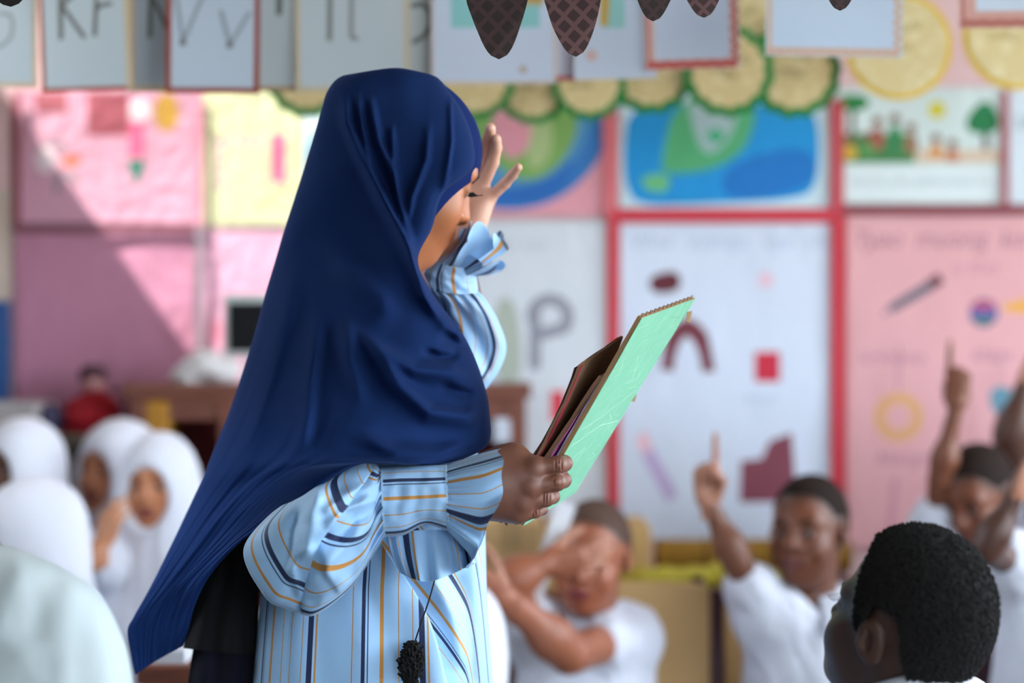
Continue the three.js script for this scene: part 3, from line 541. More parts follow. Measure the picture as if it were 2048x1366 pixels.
// eyes and brows as small pieces of their own, in head space
function eyeGeo(s) {
  const g = new THREE.SphereGeometry(0.0125, 18, 12), p = g.attributes.position, c = [];
  const look = V(s * -0.1, -0.05, 1).normalize();
  for (let i = 0; i < p.count; i++) { const d = V(p.getX(i), p.getY(i), p.getZ(i)).normalize().dot(look); c.push(...(d > 0.86 ? [0.012, 0.008, 0.006] : [0.3, 0.27, 0.24])); }
  g.setAttribute('color', new THREE.Float32BufferAttribute(c, 3)); g.translate(s * 0.031, 0.005, 0.0735);
  return g;
}
const browGeo = (s) => new THREE.TubeGeometry(new THREE.CatmullRomCurve3([V(s * 0.014, 0.024, 0.0895), V(s * 0.032, 0.031, 0.087), V(s * 0.05, 0.024, 0.072)]), 12, 0.0026, 6);
const hairField = (t, line = LINE, rough = 0, dome = 0) => {
  const c = field([[ell([0, 0.03 + dome / 2, -0.012], [0.074 + t, 0.086 + dome / 2 + t, 0.098 + t]), 0.01], [ell([0, 0, -0.045], [0.058 + t * 0.6, 0.056, 0.045 + t * 0.6]), 0.03]]);
  return (x, y, z) => {
    const cut = hairCut(x, y, z, line);
    let v = c(x, y, z) + (rough ? rough * noise(x * 260, y * 260, z * 260) : 0);
    return -smin(-v, -cut * 0.8, 0.006);
  };
};
// a hand: wrist at the origin, +y to the fingers, +z the palm side, thumb towards +x * s
function handField(s, { curl = [[10, 15, 10], [10, 15, 10], [10, 15, 10], [10, 15, 10]], spread = [8, 2, -4, -12], thumb = [40, 15, 10, 20] } = {}) {
  const base = [[0.027, 0.086, 0.002], [0.009, 0.091, 0], [-0.009, 0.087, 0], [-0.026, 0.078, 0.003]], len = [[0.042, 0.025, 0.02], [0.046, 0.029, 0.021], [0.042, 0.027, 0.02], [0.033, 0.02, 0.018]], ops = [];
  const deg = Math.PI / 180;
  base.forEach(([x, y, z], i) => ops.push([cone([s * x * 0.55, 0.004, 0.002], [s * x, y, z], 0.0155, i === 3 ? 0.0105 : 0.0115), 0.014]));
  ops.push([ell([s * 0.022, 0.03, 0.013], [0.015, 0.028, 0.012]), 0.015], [ell([s * -0.022, 0.035, 0.009], [0.013, 0.03, 0.01]), 0.015], [cone([0, -0.045, 0], [0, 0.006, 0], 0.021, 0.02), 0.015]);
  base.forEach(([x, y, z], i) => {
    let p = V(s * x, y, z), a = 0; const sp = s * spread[i] * deg, r = [0.0094, 0.0098, 0.0092, 0.0078][i];
    len[i].forEach((L, j) => {
      a += curl[i][j] * deg;
      const q = p.clone().add(V(Math.sin(sp) * Math.cos(a), Math.cos(sp) * Math.cos(a), Math.sin(a)).multiplyScalar(L));
      ops.push([cone(p, q, r * [1, 0.93, 0.85][j], r * [0.95, 0.86, 0.72][j]), j ? 0.003 : 0.004]); p = q;
    });
  });
  let p = V(s * 0.022, 0.016, 0.008), a = thumb[0] * deg, b = thumb[3] * deg;
  [0.044, 0.033, 0.027].forEach((L, j) => { a -= thumb[j] * (j ? 1 : 0) * deg; const q = p.clone().add(V(s * Math.sin(a) * Math.cos(b), Math.cos(a) * Math.cos(b), Math.sin(b)).multiplyScalar(L)); ops.push([cone(p, q, [0.0135, 0.0108, 0.0098][j], [0.011, 0.0098, 0.0078][j]), j ? 0.004 : 0.012]); p = q; });
  return field(ops);
}
function handGeo(at, dir, normal, s, size, skin, palm, pose, cell = 0.003) {
  const y = dir.clone().normalize(), z = normal.clone().addScaledVector(y, -normal.dot(y)).normalize(), x = new THREE.Vector3().crossVectors(y, z);
  const a = lin(skin), b = lin(palm);
  const g = net(handField(s, pose), [-0.085, -0.05, -0.06], [0.085, 0.2, 0.1], cell / size, (px, py, pz) => mix3(a, b, smooth(-0.002, 0.008, pz - (py > 0.085 ? 0.0 : 0))));
  g.applyMatrix4(new THREE.Matrix4().makeBasis(x, y, z).scale(V(size, size, size)).setPosition(at));
  return g;
}
const POINT = { curl: [[4, 4, 3], [85, 95, 60], [85, 95, 60], [85, 95, 60]], spread: [2, 0, 0, 0], thumb: [22, 50, 30, 40] };
const CUP = { curl: [[20, 25, 15], [22, 25, 15], [24, 26, 15], [26, 28, 15]], spread: [5, 1, -3, -8], thumb: [40, 15, 10, 25] };
const fabricBump = noiseTex(128, (a, b, c, d, x, y) => 0.5 + 0.25 * ((x + y) % 4 < 2 ? 1 : -1) * 0.4 + 0.2 * noise(a * 2, b * 2 + c, d * 2), 30, 30);
const skinMat = new THREE.MeshPhysicalMaterial({ vertexColors: true, roughness: 0.48, side: THREE.DoubleSide });
const eyeMat = new THREE.MeshPhysicalMaterial({ vertexColors: true, roughness: 0.15 });
const hairDark = new THREE.MeshPhysicalMaterial({ color: '#241a16', roughness: 0.85, specularIntensity: 0.3 });
const browMat = mat('#15100e', 0.9), shoeMat = mat('#17130f', 0.5);
const whiteShirt = mat('#d0d4e0', 0.85), whiteVeil = new THREE.MeshPhysicalMaterial({ color: '#dadde8', roughness: 0.85, sheen: 0.3, sheenColor: new THREE.Color('#ffffff'), side: THREE.DoubleSide });
const shortsMat = mat('#3a1620', 0.85), buttonMat = mat('#c9c9cc', 0.4);

// a seated child; points are given in room coordinates
function child(o) {
  const { head, yaw = 0, pitch = 0, roll = 0, s = 0.88, skin = '#6b3f2b', palm = '#a8745c', body = yaw * 0.4, arms = [], veil = false, hair = 0.002, cell = 0.004 } = o;
  const M = headMatrix(head, yaw, pitch, roll, s), up = V(0, 1, 0), fwd = V(Math.sin(body), 0, Math.cos(body)), right = V(-Math.cos(body), 0, Math.sin(body));
  const neck = o.neck ?? V(0, -0.125, -0.03).applyMatrix4(M).add(V(0, -0.02, 0)), hip = o.hip ?? V(neck.x, 0.43, neck.z).addScaledVector(fwd, -0.02);
  const t = thing('person', o.label, 'person', V(hip.x, 0, hip.z), veil || /headscarf/.test(o.label) ? 'schoolgirls in white headscarves' : 'pupils in white shirts');
  const shR = o.R ?? neck.clone().addScaledVector(right, 0.115).add(V(0, -0.045, 0)), shL = o.L ?? neck.clone().addScaledVector(right, -0.115).add(V(0, -0.045, 0));
  // skin: head, neck, arms, hands, legs
  const stubble = o.stubble ?? (veil ? null : '#2b201b'), skinG = [], hs = headSkin({ ...o, cell, stubble }, skin); hs.applyMatrix4(M); skinG.push(hs);
  const base = lin(skin), ops = [[cone(V(0, -0.07, -0.03).applyMatrix4(M), neck.clone().add(V(0, -0.03, 0)), 0.046 * s, 0.05 * s), 0.02], [cone(shR, shL, 0.034, 0.034), 0.04]], pts = [neck, shR, shL];
  for (const a of arms) {
    const S = a.side > 0 ? shR : shL, r = a.r ?? 1;
    ops.push([cone(S, a.E, 0.035 * r, 0.029 * r), 0.02], [cone(a.E, a.H, 0.03 * r, 0.0185 * r), 0.012], [ell(a.E.clone().lerp(a.H, 0.28), [0.031 * r, 0.031 * r, 0.031 * r]), 0.03]); pts.push(a.E, a.H);
    skinG.push(handGeo(a.H, a.dir, a.normal, a.side, a.size ?? 0.68, skin, palm, a.pose ?? POINT, 0.003));
  }
  const [lo, hi] = boundsOf(pts, 0.07);
  skinG.push(net(field(ops), lo, hi, 0.007, () => base));
  const knees = [1, -1].map((k) => hip.clone().addScaledVector(right, 0.058 * k).addScaledVector(fwd, 0.01).setY(0.26)), ankles = knees.map((k) => V(k.x, 0.06, k.z));
  const lg = boundsOf([...knees, ...ankles], 0.07);
  skinG.push(net(field([[cone(knees[0], ankles[0], 0.042, 0.027), 0.01], [cone(knees[1], ankles[1], 0.042, 0.027), 0.01]]), lg[0], lg[1], 0.012, () => base));
  part('body', merged(skinG), skinMat, t);
  // clothes
  const down = neck.clone().lerp(hip, 0.45), so = [[cone(shR, shL, 0.05, 0.05), 0.05]];
  for (const k of [1, -1]) { const S = k > 0 ? shR : shL; so.push([cone(S.clone().lerp(neck, 0.35).add(V(0, -0.04, 0)), hip.clone().addScaledVector(right, 0.06 * k), 0.066, 0.085), 0.06]); }
  so.push([cone(down.clone().addScaledVector(fwd, 0.025), hip.clone().addScaledVector(fwd, 0.03), 0.08, 0.09), 0.06]);
  const sp = [shR, shL, hip, neck];
  for (const k of [1, -1]) {
    const a = arms.find((q) => q.side === k), S = k > 0 ? shR : shL, E = a ? a.E : S.clone().addScaledVector(right, 0.03 * k).add(V(0, -0.17, 0)).addScaledVector(fwd, 0.03), e = S.clone().lerp(E, a ? a.sleeve ?? 0.62 : 0.8);
    so.push([cone(S, e, 0.047, a ? 0.05 : 0.056), 0.035]); sp.push(e);
  }
  so.push([cone(neck.clone().add(V(0, -0.01, 0)).addScaledVector(fwd, 0.005), neck.clone().add(V(0, 0.2, 0)).addScaledVector(fwd, 0.06), 0.044, 0.08), 0.008, true]);
  const sf = field(so), kx = head.x * 40;
  const b2 = boundsOf(sp, 0.13);
  part('shirt', net((x, y, z) => sf(x, y, z) + 0.007 * noise(x * 20 + kx, y * 7 + z * 3, z * 20) + 0.004 * noise(x * 46 + y * 22, y * 14 - x * 12, z * 40 + kx), b2[0], b2[1], 0.0075), o.shirt ?? whiteShirt, t);
  const th = boundsOf([hip, ...knees], 0.11);
  part(veil ? 'skirt' : 'shorts', net(field([...knees.map((k, i) => [cone(hip.clone().addScaledVector(right, 0.04 * (i ? -1 : 1)), k, 0.078, veil ? 0.085 : 0.06), veil ? 0.08 : 0.03])]), th[0], th[1], 0.014), shortsMat, t);
  for (const a of ankles) part('shoe', net(field([[cone(V(a.x, 0.035, a.z).addScaledVector(fwd, -0.02), V(a.x, 0.03, a.z).addScaledVector(fwd, 0.09), 0.034, 0.03), 0.01], [(x, y, z) => y - 0.001 < 0 ? 0.001 - y : 0.001 - y, 0.002, true]]), [a.x - 0.12, 0, a.z - 0.12], [a.x + 0.12, 0.08, a.z + 0.13], 0.01), shoeMat, t);
  if (!veil) {
    // collar: two folded wings round the neck
    for (const k of [1, -1]) {
      const c = [], W0 = 14;
      for (let i = 0; i <= W0; i++) { const a = lerp(0.12, 1.02, i / W0) * Math.PI * k, dirx = fwd.clone().multiplyScalar(Math.cos(a)).addScaledVector(right, Math.sin(a)), drop = 0.02 * (1 + Math.cos(a)) * 0.8; c.push([neck.clone().addScaledVector(dirx, 0.05).add(V(0, 0.046 - drop, 0)), neck.clone().addScaledVector(dirx, 0.088 + 0.012 * Math.cos(a)).add(V(0, 0.004 - drop * 1.6, 0))]); }
      const P = [], I = []; c.forEach(([p, q]) => { const m = p.clone().lerp(q, 0.3).add(V(0, 0.008, 0)); for (const v of [p, m, q, q.clone().add(V(0, -0.004, 0)), p.clone().add(V(0, -0.006, 0))]) P.push(v.x, v.y, v.z); });
      for (let i = 0; i < W0; i++) for (let j = 0; j < 4; j++) { const a = i * 5 + j; I.push(a, a + 5, a + 1, a + 1, a + 5, a + 6); }
      const g = new THREE.BufferGeometry(); g.setAttribute('position', new THREE.Float32BufferAttribute(P, 3)); g.setIndex(I); g.computeVertexNormals();
      part('collar', g, o.shirt ?? whiteShirt, t);
    }
  }
  for (const k of [-1, 1]) { const e = eyeGeo(k); e.applyMatrix4(M); part('eye', e, eyeMat, t); const b = browGeo(k); b.applyMatrix4(M); part('eyebrow', b, browMat, t); }
  if (veil) {
    const I = M.clone().invert(), e = I.elements, open = ell([0, -0.02, 0.115], [0.06, 0.078, 0.066]), cap = field([[ell([0, 0.026, -0.012], [0.09, 0.1, 0.112]), 0.01], [ell([0, -0.03, 0.012], [0.078, 0.08, 0.088]), 0.04]]);
    const low = V(0, -0.06, -0.01).applyMatrix4(M), chest = neck.clone().add(V(0, -0.13, 0));
    const cape = field([[cone(low, chest.clone().addScaledVector(right, 0.07), 0.062, 0.088), 0.05], [cone(low, chest.clone().addScaledVector(right, -0.07), 0.062, 0.088), 0.05], [cone(low, chest.clone().addScaledVector(fwd, 0.02).add(V(0, -0.05, 0)), 0.058, 0.1), 0.05]]);
    const vf = (x, y, z) => {
      const p = e[0] * x + e[4] * y + e[8] * z + e[12], q = e[1] * x + e[5] * y + e[9] * z + e[13], r = e[2] * x + e[6] * y + e[10] * z + e[14];
      const h = smin(cap(p, q, r) * s, cape(x, y, z), 0.05);
      const w = smooth(head.y + 0.03, head.y - 0.2, y);
      return -smin(-(h + w * (0.006 * noise(x * 24 + kx, y * 6, z * 24) + 0.003 * noise(x * 50, y * 12, z * 50))), open(p, q, r) * s, 0.008);
    };
    const b3 = boundsOf([head, chest, chest.clone().addScaledVector(right, 0.1), chest.clone().addScaledVector(right, -0.1)], 0.17);
    part('headscarf', net(vf, b3[0], b3[1], 0.006), o.veilMat ?? whiteVeil, t);
  } else if (hair) {
    const g = net(hairField(hair, (o.line ?? LINE).map((v) => v + (o.tight ? 0 : 0.002)), o.rough ?? 0.0006, o.dome), HEADLO.map((v) => v - 0.02), HEADHI.map((v) => v + 0.06), o.hairCell ?? 0.004); g.applyMatrix4(M);
    part('hair', g, o.hairMat ?? hairDark, t);
  }
  return { t, M };
}

// ---------------------------------------------------------------- the teacher
{
  const T = thing('person', 'teacher in a long navy headscarf and blue striped dress, holding a stack of boards', 'person', V(W(760, 0, 3.15).x, 0, -3.15));
  const DEG = Math.PI / 180, M = headMatrix(W(806, 338, 3.15), 113 * DEG, 25 * DEG, 0, 1.0);
  const skin = '#a3653f', shadedSkin = '#6b4334', palm = '#dfae96';  // second tone is the same skin darkened, shade on the near hand painted in
  // --- body: one continuous skin
  const G = [], hs = headSkin({ lip: '#7c3f3a', cell: 0.0025, lips: 1.05, nz: 0.02 }, skin); hs.applyMatrix4(M); G.push(hs);
  const rE = W(600, 1085, 2.945), rW = W(962, 965, 2.925), lS = W(790, 670, 3.3), lE = W(945, 715, 3.33), lW = W(908, 492, 3.26), rS = W(730, 690, 3.06);
  const nb = W(775, 600, 3.17), hipC = V(T.position.x, 0.86, -3.15);
  const knee = [1, -1].map((k) => V(hipC.x + 0.01, 0.47, -3.18 + 0.055 * k)), ank = knee.map((k) => V(k.x - 0.02, 0.07, k.z));
  const bo = [[cone(V(0, -0.06, -0.01).applyMatrix4(M), nb, 0.045, 0.05), 0.02], [cone(nb.clone().add(V(0, -0.06, 0)), hipC, 0.075, 0.09), 0.05], [cone(rS, lS, 0.04, 0.04), 0.04], [cone(rS, rE, 0.038, 0.03), 0.02], [cone(rE, rW, 0.029, 0.022), 0.01], [cone(lS, lE, 0.04, 0.03), 0.02], [cone(lE, lW, 0.03, 0.024), 0.01]];
  for (const i of [0, 1]) bo.push([cone(hipC.clone().setZ(knee[i].z), knee[i], 0.06, 0.045), 0.03], [cone(knee[i], ank[i], 0.052, 0.033), 0.01], [cone(ank[i], V(ank[i].x + 0.15, 0.03, ank[i].z), 0.035, 0.026), 0.02]);
  const bb = boundsOf([nb, rS, lS, rE, lE, rW, lW, hipC, ...ank, V(ank[0].x + 0.16, 0.03, ank[0].z)], 0.13); bb[0][1] = 0;
  G.push(net(field(bo), bb[0], bb[1], 0.012, () => lin(shadedSkin)));
  // right hand, closed on the stack: joints where the photograph shows them
  {
    const d = 2.915, K = [[1072, 936, d - 0.002], [1064, 974, d - 0.004], [1048, 1006, d], [1036, 1028, d + 0.006]], Pp = [[1116, 930, d - 0.003], [1114, 964, d - 0.004], [1092, 997, d], [1070, 1022, d + 0.006]], R = [0.0112, 0.011, 0.0102, 0.0088];
    const ops = [];
    K.forEach((k, i) => { ops.push([cone(W(962, 960 + i * 13, d + 0.008 + i * 0.002), W(...k), 0.021, R[i] + 0.003), 0.018]); });
    ops.push([ell(W(1015, 960, d + 0.012), [0.035, 0.04, 0.016]), 0.02]);
    const kn = [];
    K.forEach((k, i) => {
      const a = W(...k), b = W(...Pp[i]), q = b.clone().add(V(0.008, 0.001, -0.022)), e = q.clone().add(V(0.002, 0, -0.018));
      kn.push(a, b);
      ops.push([cone(a, a.clone().lerp(b, 0.5), R[i] * 1.02, R[i] * 0.95), 0.005], [cone(a.clone().lerp(b, 0.5), b, R[i] * 0.95, R[i] * 1.0), 0.003], [cone(b, q, R[i], R[i] * 0.88), 0.002], [cone(q, e, R[i] * 0.88, R[i] * 0.72), 0.003]);
      ops.push([ell(a.clone().add(V(-0.002, 0.001, 0.0075)), [0.0085, 0.0075, 0.006]), 0.008]);
      for (const s of [-0.003, 0.0005, 0.004]) ops.push([cone(b.clone().add(V(s, R[i] * 0.7, R[i] * 0.86)), b.clone().add(V(s, -R[i] * 0.7, R[i] * 0.86)), 0.0006, 0.0006), 0.0015, true]);
    });
    // thumb: along the top of the hand, then behind the cards
    const t0 = W(985, 935, d + 0.012), t1 = W(1028, 912, d + 0.014), t2 = W(1062, 926, d + 0.03), t3 = W(1086, 932, d + 0.045);
    ops.push([cone(t0, t1, 0.02, 0.0145), 0.015], [cone(t1, t2, 0.0125, 0.0108), 0.006], [cone(t2, t3, 0.0106, 0.008), 0.003]);
    ops.push([cone(W(955, 985, d + 0.012), W(985, 975, d + 0.012), 0.026, 0.026), 0.02]);
    const b3 = boundsOf([...kn, W(955, 980, d), t1, t3], 0.045), a = lin(shadedSkin), k2 = lin('#8d5a48');
    G.push(net(field(ops), b3[0], b3[1], 0.0018, (x, y, z) => { let m = 0; for (const p of kn) m = Math.max(m, 1 - smooth(0.004, 0.012, Math.hypot(x - p.x, y - p.y, z - p.z - 0.008))); return mix3(a, k2, m * 0.5); }));
  }
  // left hand, palm to us, in front of her forehead
  const lh = handGeo(lW, V(0.36, 1, 0.05), V(-0.3, 0.1, 0.95), -1, 0.98, '#8a5a44', palm, { curl: [[20, 22, 14], [16, 24, 14], [20, 22, 14], [16, 14, 8]], spread: [-16, -14, -12, -34], thumb: [30, 10, 10, 30] }, 0.0022);
  G.push(lh);
  part('body', merged(G), skinMat, T);
  for (const k of [-1, 1]) { const e = eyeGeo(k); e.applyMatrix4(M); part('eye', e, eyeMat, T); const b = browGeo(k); b.applyMatrix4(M); part('eyebrow', b, browMat, T); }
  for (let i = 0; i < 9; i++) { const a = lerp(-0.046, -0.019, i / 8), g = new THREE.TubeGeometry(new THREE.CatmullRomCurve3([V(a, 0.0055, 0.085), V(a * 1.04, 0.004, 0.092), V(a * 1.08, 0.0075, 0.098)]), 5, 0.0006, 4); g.applyMatrix4(M); part('eyelash', g, browMat, T); }
  for (const i of [0, 1]) part('shoe', net(field([[cone(V(ank[i].x - 0.03, 0.035, ank[i].z), V(ank[i].x + 0.16, 0.03, ank[i].z), 0.042, 0.034), 0.01], [(x, y) => 0.002 - y, 0.003, true]]), [ank[i].x - 0.1, 0, ank[i].z - 0.07], [ank[i].x + 0.22, 0.1, ank[i].z + 0.07], 0.008), shoeMat, T);

  // --- striped cloth
  const O = '#c98a3c', N = '#16244f', B = '#a4cef3';
  const stripes = canvasTex(2048, 8, (g) => {
    fill(g, B, 0, 0, 2048, 8); const k = 2048 / 555, at = (x, w, c) => fill(g, c, x * k, 0, (x + w) * k, 8);
    at(2, 5, O); at(36, 30, N); at(78, 10, O); at(264, 5, O); at(310, 18, N); at(338, 5, N); at(398, 18, O); at(486, 5, O);
  });
  stripes.wrapS = stripes.wrapT = THREE.RepeatWrapping; stripes.repeat.set(1 / 0.1275, 1);
  const cloth = new THREE.MeshPhysicalMaterial({ map: stripes, roughness: 0.62, sheen: 0.25, sheenColor: new THREE.Color('#bcd8ee'), side: THREE.DoubleSide, bumpMap: fabricBump, bumpScale: 0.0003 });
  // skirt and bodice
  const sk = (x, y) => 1.25 * sk0(x, y), sk0 = foldsOf([
     [[[830, 1120], [930, 1230], [1000, 1400]], 0.012, 26], [[[950, 1090], [965, 1200], [955, 1400]], 0.016, 20, 1.8],
    [[[850, 1110], [905, 1230], [935, 1340]], 0.012, 22, 2], [[[900, 1130], [945, 1260], [960, 1400]], -0.014, 20],
  ]);
  const dressGeo = drape([
    { p: [[600, 720, 3.16], [760, 720, 3.16], [930, 740, 3.16]], f: 0.11, b: 0.13 }, { p: [[575, 900, 3.16], [760, 900, 3.16], [955, 900, 3.16]], f: 0.12, b: 0.15 }, { p: [[540, 1050, 3.16], [750, 1050, 3.16], [970, 1040, 3.16]], f: 0.13, b: 0.15 },
    { p: [[522, 1180, 3.16], [750, 1180, 3.16], [974, 1180, 3.16]], f: 0.135, b: 0.16 }, { p: [[506, 1366, 3.16], [750, 1366, 3.16], [986, 1366, 3.16]], f: 0.14, b: 0.17 }, { p: [[480, 1700, 3.16], [750, 1700, 3.16], [1010, 1700, 3.16]], f: 0.16, b: 0.18 },
    { p: [[455, 2150, 3.16], [750, 2150, 3.16], [1040, 2150, 3.16]], f: 0.18, b: 0.2 }, { p: [[435, 2560, 3.16], [750, 2560, 3.16], [1060, 2560, 3.16]], f: 0.2, b: 0.22 }],
  { rows: 220, around: 220, uw: 0.40, vl: 1, shift: 0.012, du: (x, y) => { const k = smooth(640, 740, x) * (1 - smooth(1600, 2100, y)); return -k * (y - 1085) * 0.00042 * (1 - 0.75 * smooth(930, 985, x)); }, disp: (x, y, s, v, front, w, th) => w * ((front ? sk(x, y) : 0) + 0.004 * Math.sin(th * 9 + 0.6) * smooth(1050, 1300, y) + 0.012 * Math.sin(th * 11) * smooth(1366, 2500, y)) });
  part('dress', dressGeo, cloth, T);
  { // straight front panel lapping over the slanting folds
    const P = [], U = [], I = [], nx = 70, ny = 90, K = [[1040, 541, 970, 0.13], [1180, 522, 974, 0.135], [1366, 506, 986, 0.14], [1700, 480, 1010, 0.16], [2150, 455, 1040, 0.18], [2500, 438, 1058, 0.197]];
    for (let j = 0; j <= ny; j++) {
      const y = lerp(1045, 2500, (j / ny) ** 1.6), q = K.findIndex((r) => r[0] > y), b = K[q < 1 ? K.length - 1 : q], a = K[(q < 1 ? K.length - 1 : q) - 1], t = clamp((y - a[0]) / (b[0] - a[0]), 0, 1), L = lerp(a[1], b[1], t), R = lerp(a[2], b[2], t), f = lerp(a[3], b[3], t);
      const edge = Math.min(760 + (y - 1060) * 0.475 + 14 * Math.sin(y / 60), R - 40), x0 = L + 14;
      for (let i = 0; i <= nx; i++) {
        const x = lerp(x0, edge, Math.min(1, i / (nx - 6))) - Math.max(0, i - nx + 6) * 2.2, s = (x - L) / (R - L), th = Math.acos(1 - 2 * clamp(s, 0.001, 0.999));
        const w = Math.sin(th), lift = (0.012 + 0.018 * smooth(edge - 110, edge - 10, x) * smooth(1050, 1200, y)) * smooth(x0 - 1, x0 + 60, x) + 0.004 * Math.sin(th * 9 + 0.6) * smooth(1050, 1300, y) + 0.012 * Math.sin(th * 11) * smooth(1366, 2500, y) + 0.004 * noise(x / 50, y / 200, 3);
        P.push(...W(x, y, 3.16 - f * Math.pow(w, 0.75) - w * lift + Math.max(0, i - nx + 6) * 0.004).toArray()); U.push(th / Math.PI * 0.4 + 0.012, j / ny);
      }
    }
    for (let j = 0; j < ny; j++) for (let i = 0; i < nx; i++) { const a = j * (nx + 1) + i; I.push(a, a + nx + 1, a + 1, a + 1, a + nx + 1, a + nx + 2); }
    const g = new THREE.BufferGeometry(); g.setAttribute('position', new THREE.Float32BufferAttribute(P, 3)); g.setAttribute('uv', new THREE.Float32BufferAttribute(U, 2)); g.setIndex(I); g.computeVertexNormals();
    part('front_panel', g, cloth, T);
  }
  // near sleeve: a puff hanging from under the scarf, gathered into the cuff
  const pf = (x, y) => 1.35 * pf0(x, y), pf0 = foldsOf([[[[608, 1205], [585, 1140], [598, 1060], [650, 955]], 0.022, 60, 7, 0.12], [[[690, 1195], [655, 1150], [640, 1080]], 0.012, 30, 5, 0.2], [[[762, 1000], [690, 1020], [625, 1090]], 0.010, 22, 4, 0.2], [[[765, 1050], [700, 1085], [640, 1150]], 0.010, 20, 4, 0.2],[[[600, 1010], [585, 1100], [605, 1180], [640, 1215]], -0.013, 13, 0.6], [[[640, 960], [615, 1060], [610, 1120]], 0.012, 20], [[[765, 965], [700, 985], [640, 1030]], 0.010, 12], [[[765, 1010], [710, 1040], [670, 1090]], -0.008, 10], [[[765, 1050], [720, 1100], [690, 1170]], -0.012, 12], [[[768, 1075], [745, 1130], [700, 1200]], 0.010, 12], [[[765, 985], [700, 1015], [650, 1060]], 0.008, 11]]);
  part('sleeve', drape([
    { p: [[770, 840, 2.97], [700, 880, 2.97], [610, 930, 2.98]], f: 0.05, b: 0.06 },
    { p: [[752, 902, 2.94], [660, 950, 2.94], [560, 1005, 2.96]], f: 0.055, b: 0.07 }, { p: [[748, 922, 2.93], [630, 990, 2.93], [487, 1098, 2.95]], f: 0.062, b: 0.075 }, { p: [[752, 930, 2.925], [650, 1050, 2.92], [528, 1192, 2.94]], f: 0.066, b: 0.08 },
    { p: [[754, 932, 2.925], [668, 1060, 2.925], [566, 1216, 2.945]], f: 0.058, b: 0.075 }, { p: [[756, 934, 2.93], [690, 1070, 2.93], [612, 1222, 2.95]], f: 0.04, b: 0.06 }, { p: [[760, 936, 2.93], [720, 1050, 2.93], [680, 1170, 2.95]], f: 0.02, b: 0.05 }],
  { rows: 110, around: 150, uw: 0.205, shift: 0.055, disp: (x, y, s, v, front, w, th) => w * ((front ? pf(x, y) : 0) + 0.003 * noise(x / 30, y / 30, 4)) }), cloth, T);
  // the fold that laps over it and runs into the cuff
  part('sleeve_fold', drape([
    { p: [[700, 912, 2.93], [628, 1020, 2.89], [600, 1226, 2.92]], f: 0.004, b: 0.02 }, { p: [[716, 914, 2.922], [640, 1040, 2.882], [606, 1230, 2.916]], f: 0.018, b: 0.03 }, { p: [[733, 920, 2.916], [668, 1058, 2.884], [628, 1231, 2.914]], f: 0.032, b: 0.045 },
    { p: [[752, 928, 2.912], [706, 1066, 2.89], [668, 1206, 2.914]], f: 0.038, b: 0.055 }, { p: [[758, 934, 2.914], [736, 1056, 2.9], [712, 1164, 2.916]], f: 0.037, b: 0.055 }, { p: [[760, 936, 2.916], [755, 1020, 2.912], [748, 1108, 2.918]], f: 0.036, b: 0.05 }, { p: [[762, 935, 2.918], [766, 1005, 2.915], [770, 1074, 2.918]], f: 0.036, b: 0.045 }],
  { rows: 130, around: 170, uw: 0.19, shift: 0.1, disp: (x, y, s, v, front, w, th) => w * ((front ? 0.8 * pf(x, y) : 0) + 0.005 * Math.sin(th * 22 + 3 * noise(th * 3, 0, 0)) * smooth(0.6, 0.95, v) * (1 - smooth(0.985, 1, v) * 0.6) + 0.003 * noise(x / 26, y / 26, 4)) }), cloth, T);
  part('cuff', drape([{ p: [[761, 934, 2.918], [765, 1005, 2.914], [769, 1074, 2.918]], f: 0.038, b: 0.045 }, { p: [[800, 931, 2.917], [805, 1003, 2.913], [808, 1070, 2.917]], f: 0.041, b: 0.046 }, { p: [[850, 930, 2.916], [850, 1000, 2.912], [850, 1050, 2.916]], f: 0.04, b: 0.045 }, { p: [[893, 930, 2.915], [893, 998, 2.911], [893, 1062, 2.915]], f: 0.038, b: 0.043 }],
    { rows: 40, around: 100, uw: 0.135, shift: 0.03, disp: (x, y, s, v, front, w) => w * (front ? 0.006 * noise(x / 26, y / 40, 9) - 0.012 * Math.exp(-(((x - 850) / 24) ** 2) - ((y - 1045) / 14) ** 2) : 0) }), cloth, T);
  for (const [x, y0, y1, dd] of [[764, 934, 1074, 2.9185], [893, 930, 1062, 2.9155]]) part('seam', drape([{ p: [[x - 3, y0 - 1, dd], [x - 1, (y0 + y1) / 2, dd - 0.004], [x + 3, y1 + 1, dd]], f: 0.0392, b: 0.045 }, { p: [[x + 1, y0 - 1, dd], [x + 3, (y0 + y1) / 2, dd - 0.004], [x + 7, y1 + 1, dd]], f: 0.0395, b: 0.045 }], { rows: 3, around: 160, disp: (px, py, s, v, front, w, th) => 0.0008 * Math.sin(th * 60) }), mat('#a9cdea', 0.7), T);
  part('ruffle', drape([{ p: [[892, 931, 2.915], [893, 998, 2.911], [893, 1060, 2.915]], f: 0.037, b: 0.042 }, { p: [[930, 917, 2.912], [930, 1000, 2.907], [922, 1090, 2.912]], f: 0.046, b: 0.05 }, { p: [[966, 905, 2.91], [968, 1000, 2.904], [944, 1118, 2.91]], f: 0.054, b: 0.056 }, { p: [[999, 897, 2.91], [1003, 985, 2.902], [935, 1137, 2.91]], f: 0.058, b: 0.06 }],
    { rows: 60, around: 200, uw: 0.18, shift: 0.03, disp: (x, y, s, v, front, w, th) => { const a = (0.002 + 0.012 * v) * Math.sin(th * 8 + 1.2 * Math.sin(th * 3)) + 0.0025 * Math.sin(th * 34) * (1 - v); return [4 * v * Math.sin(th * 8 + 0.8), 0, -w * a]; } }), cloth, T);
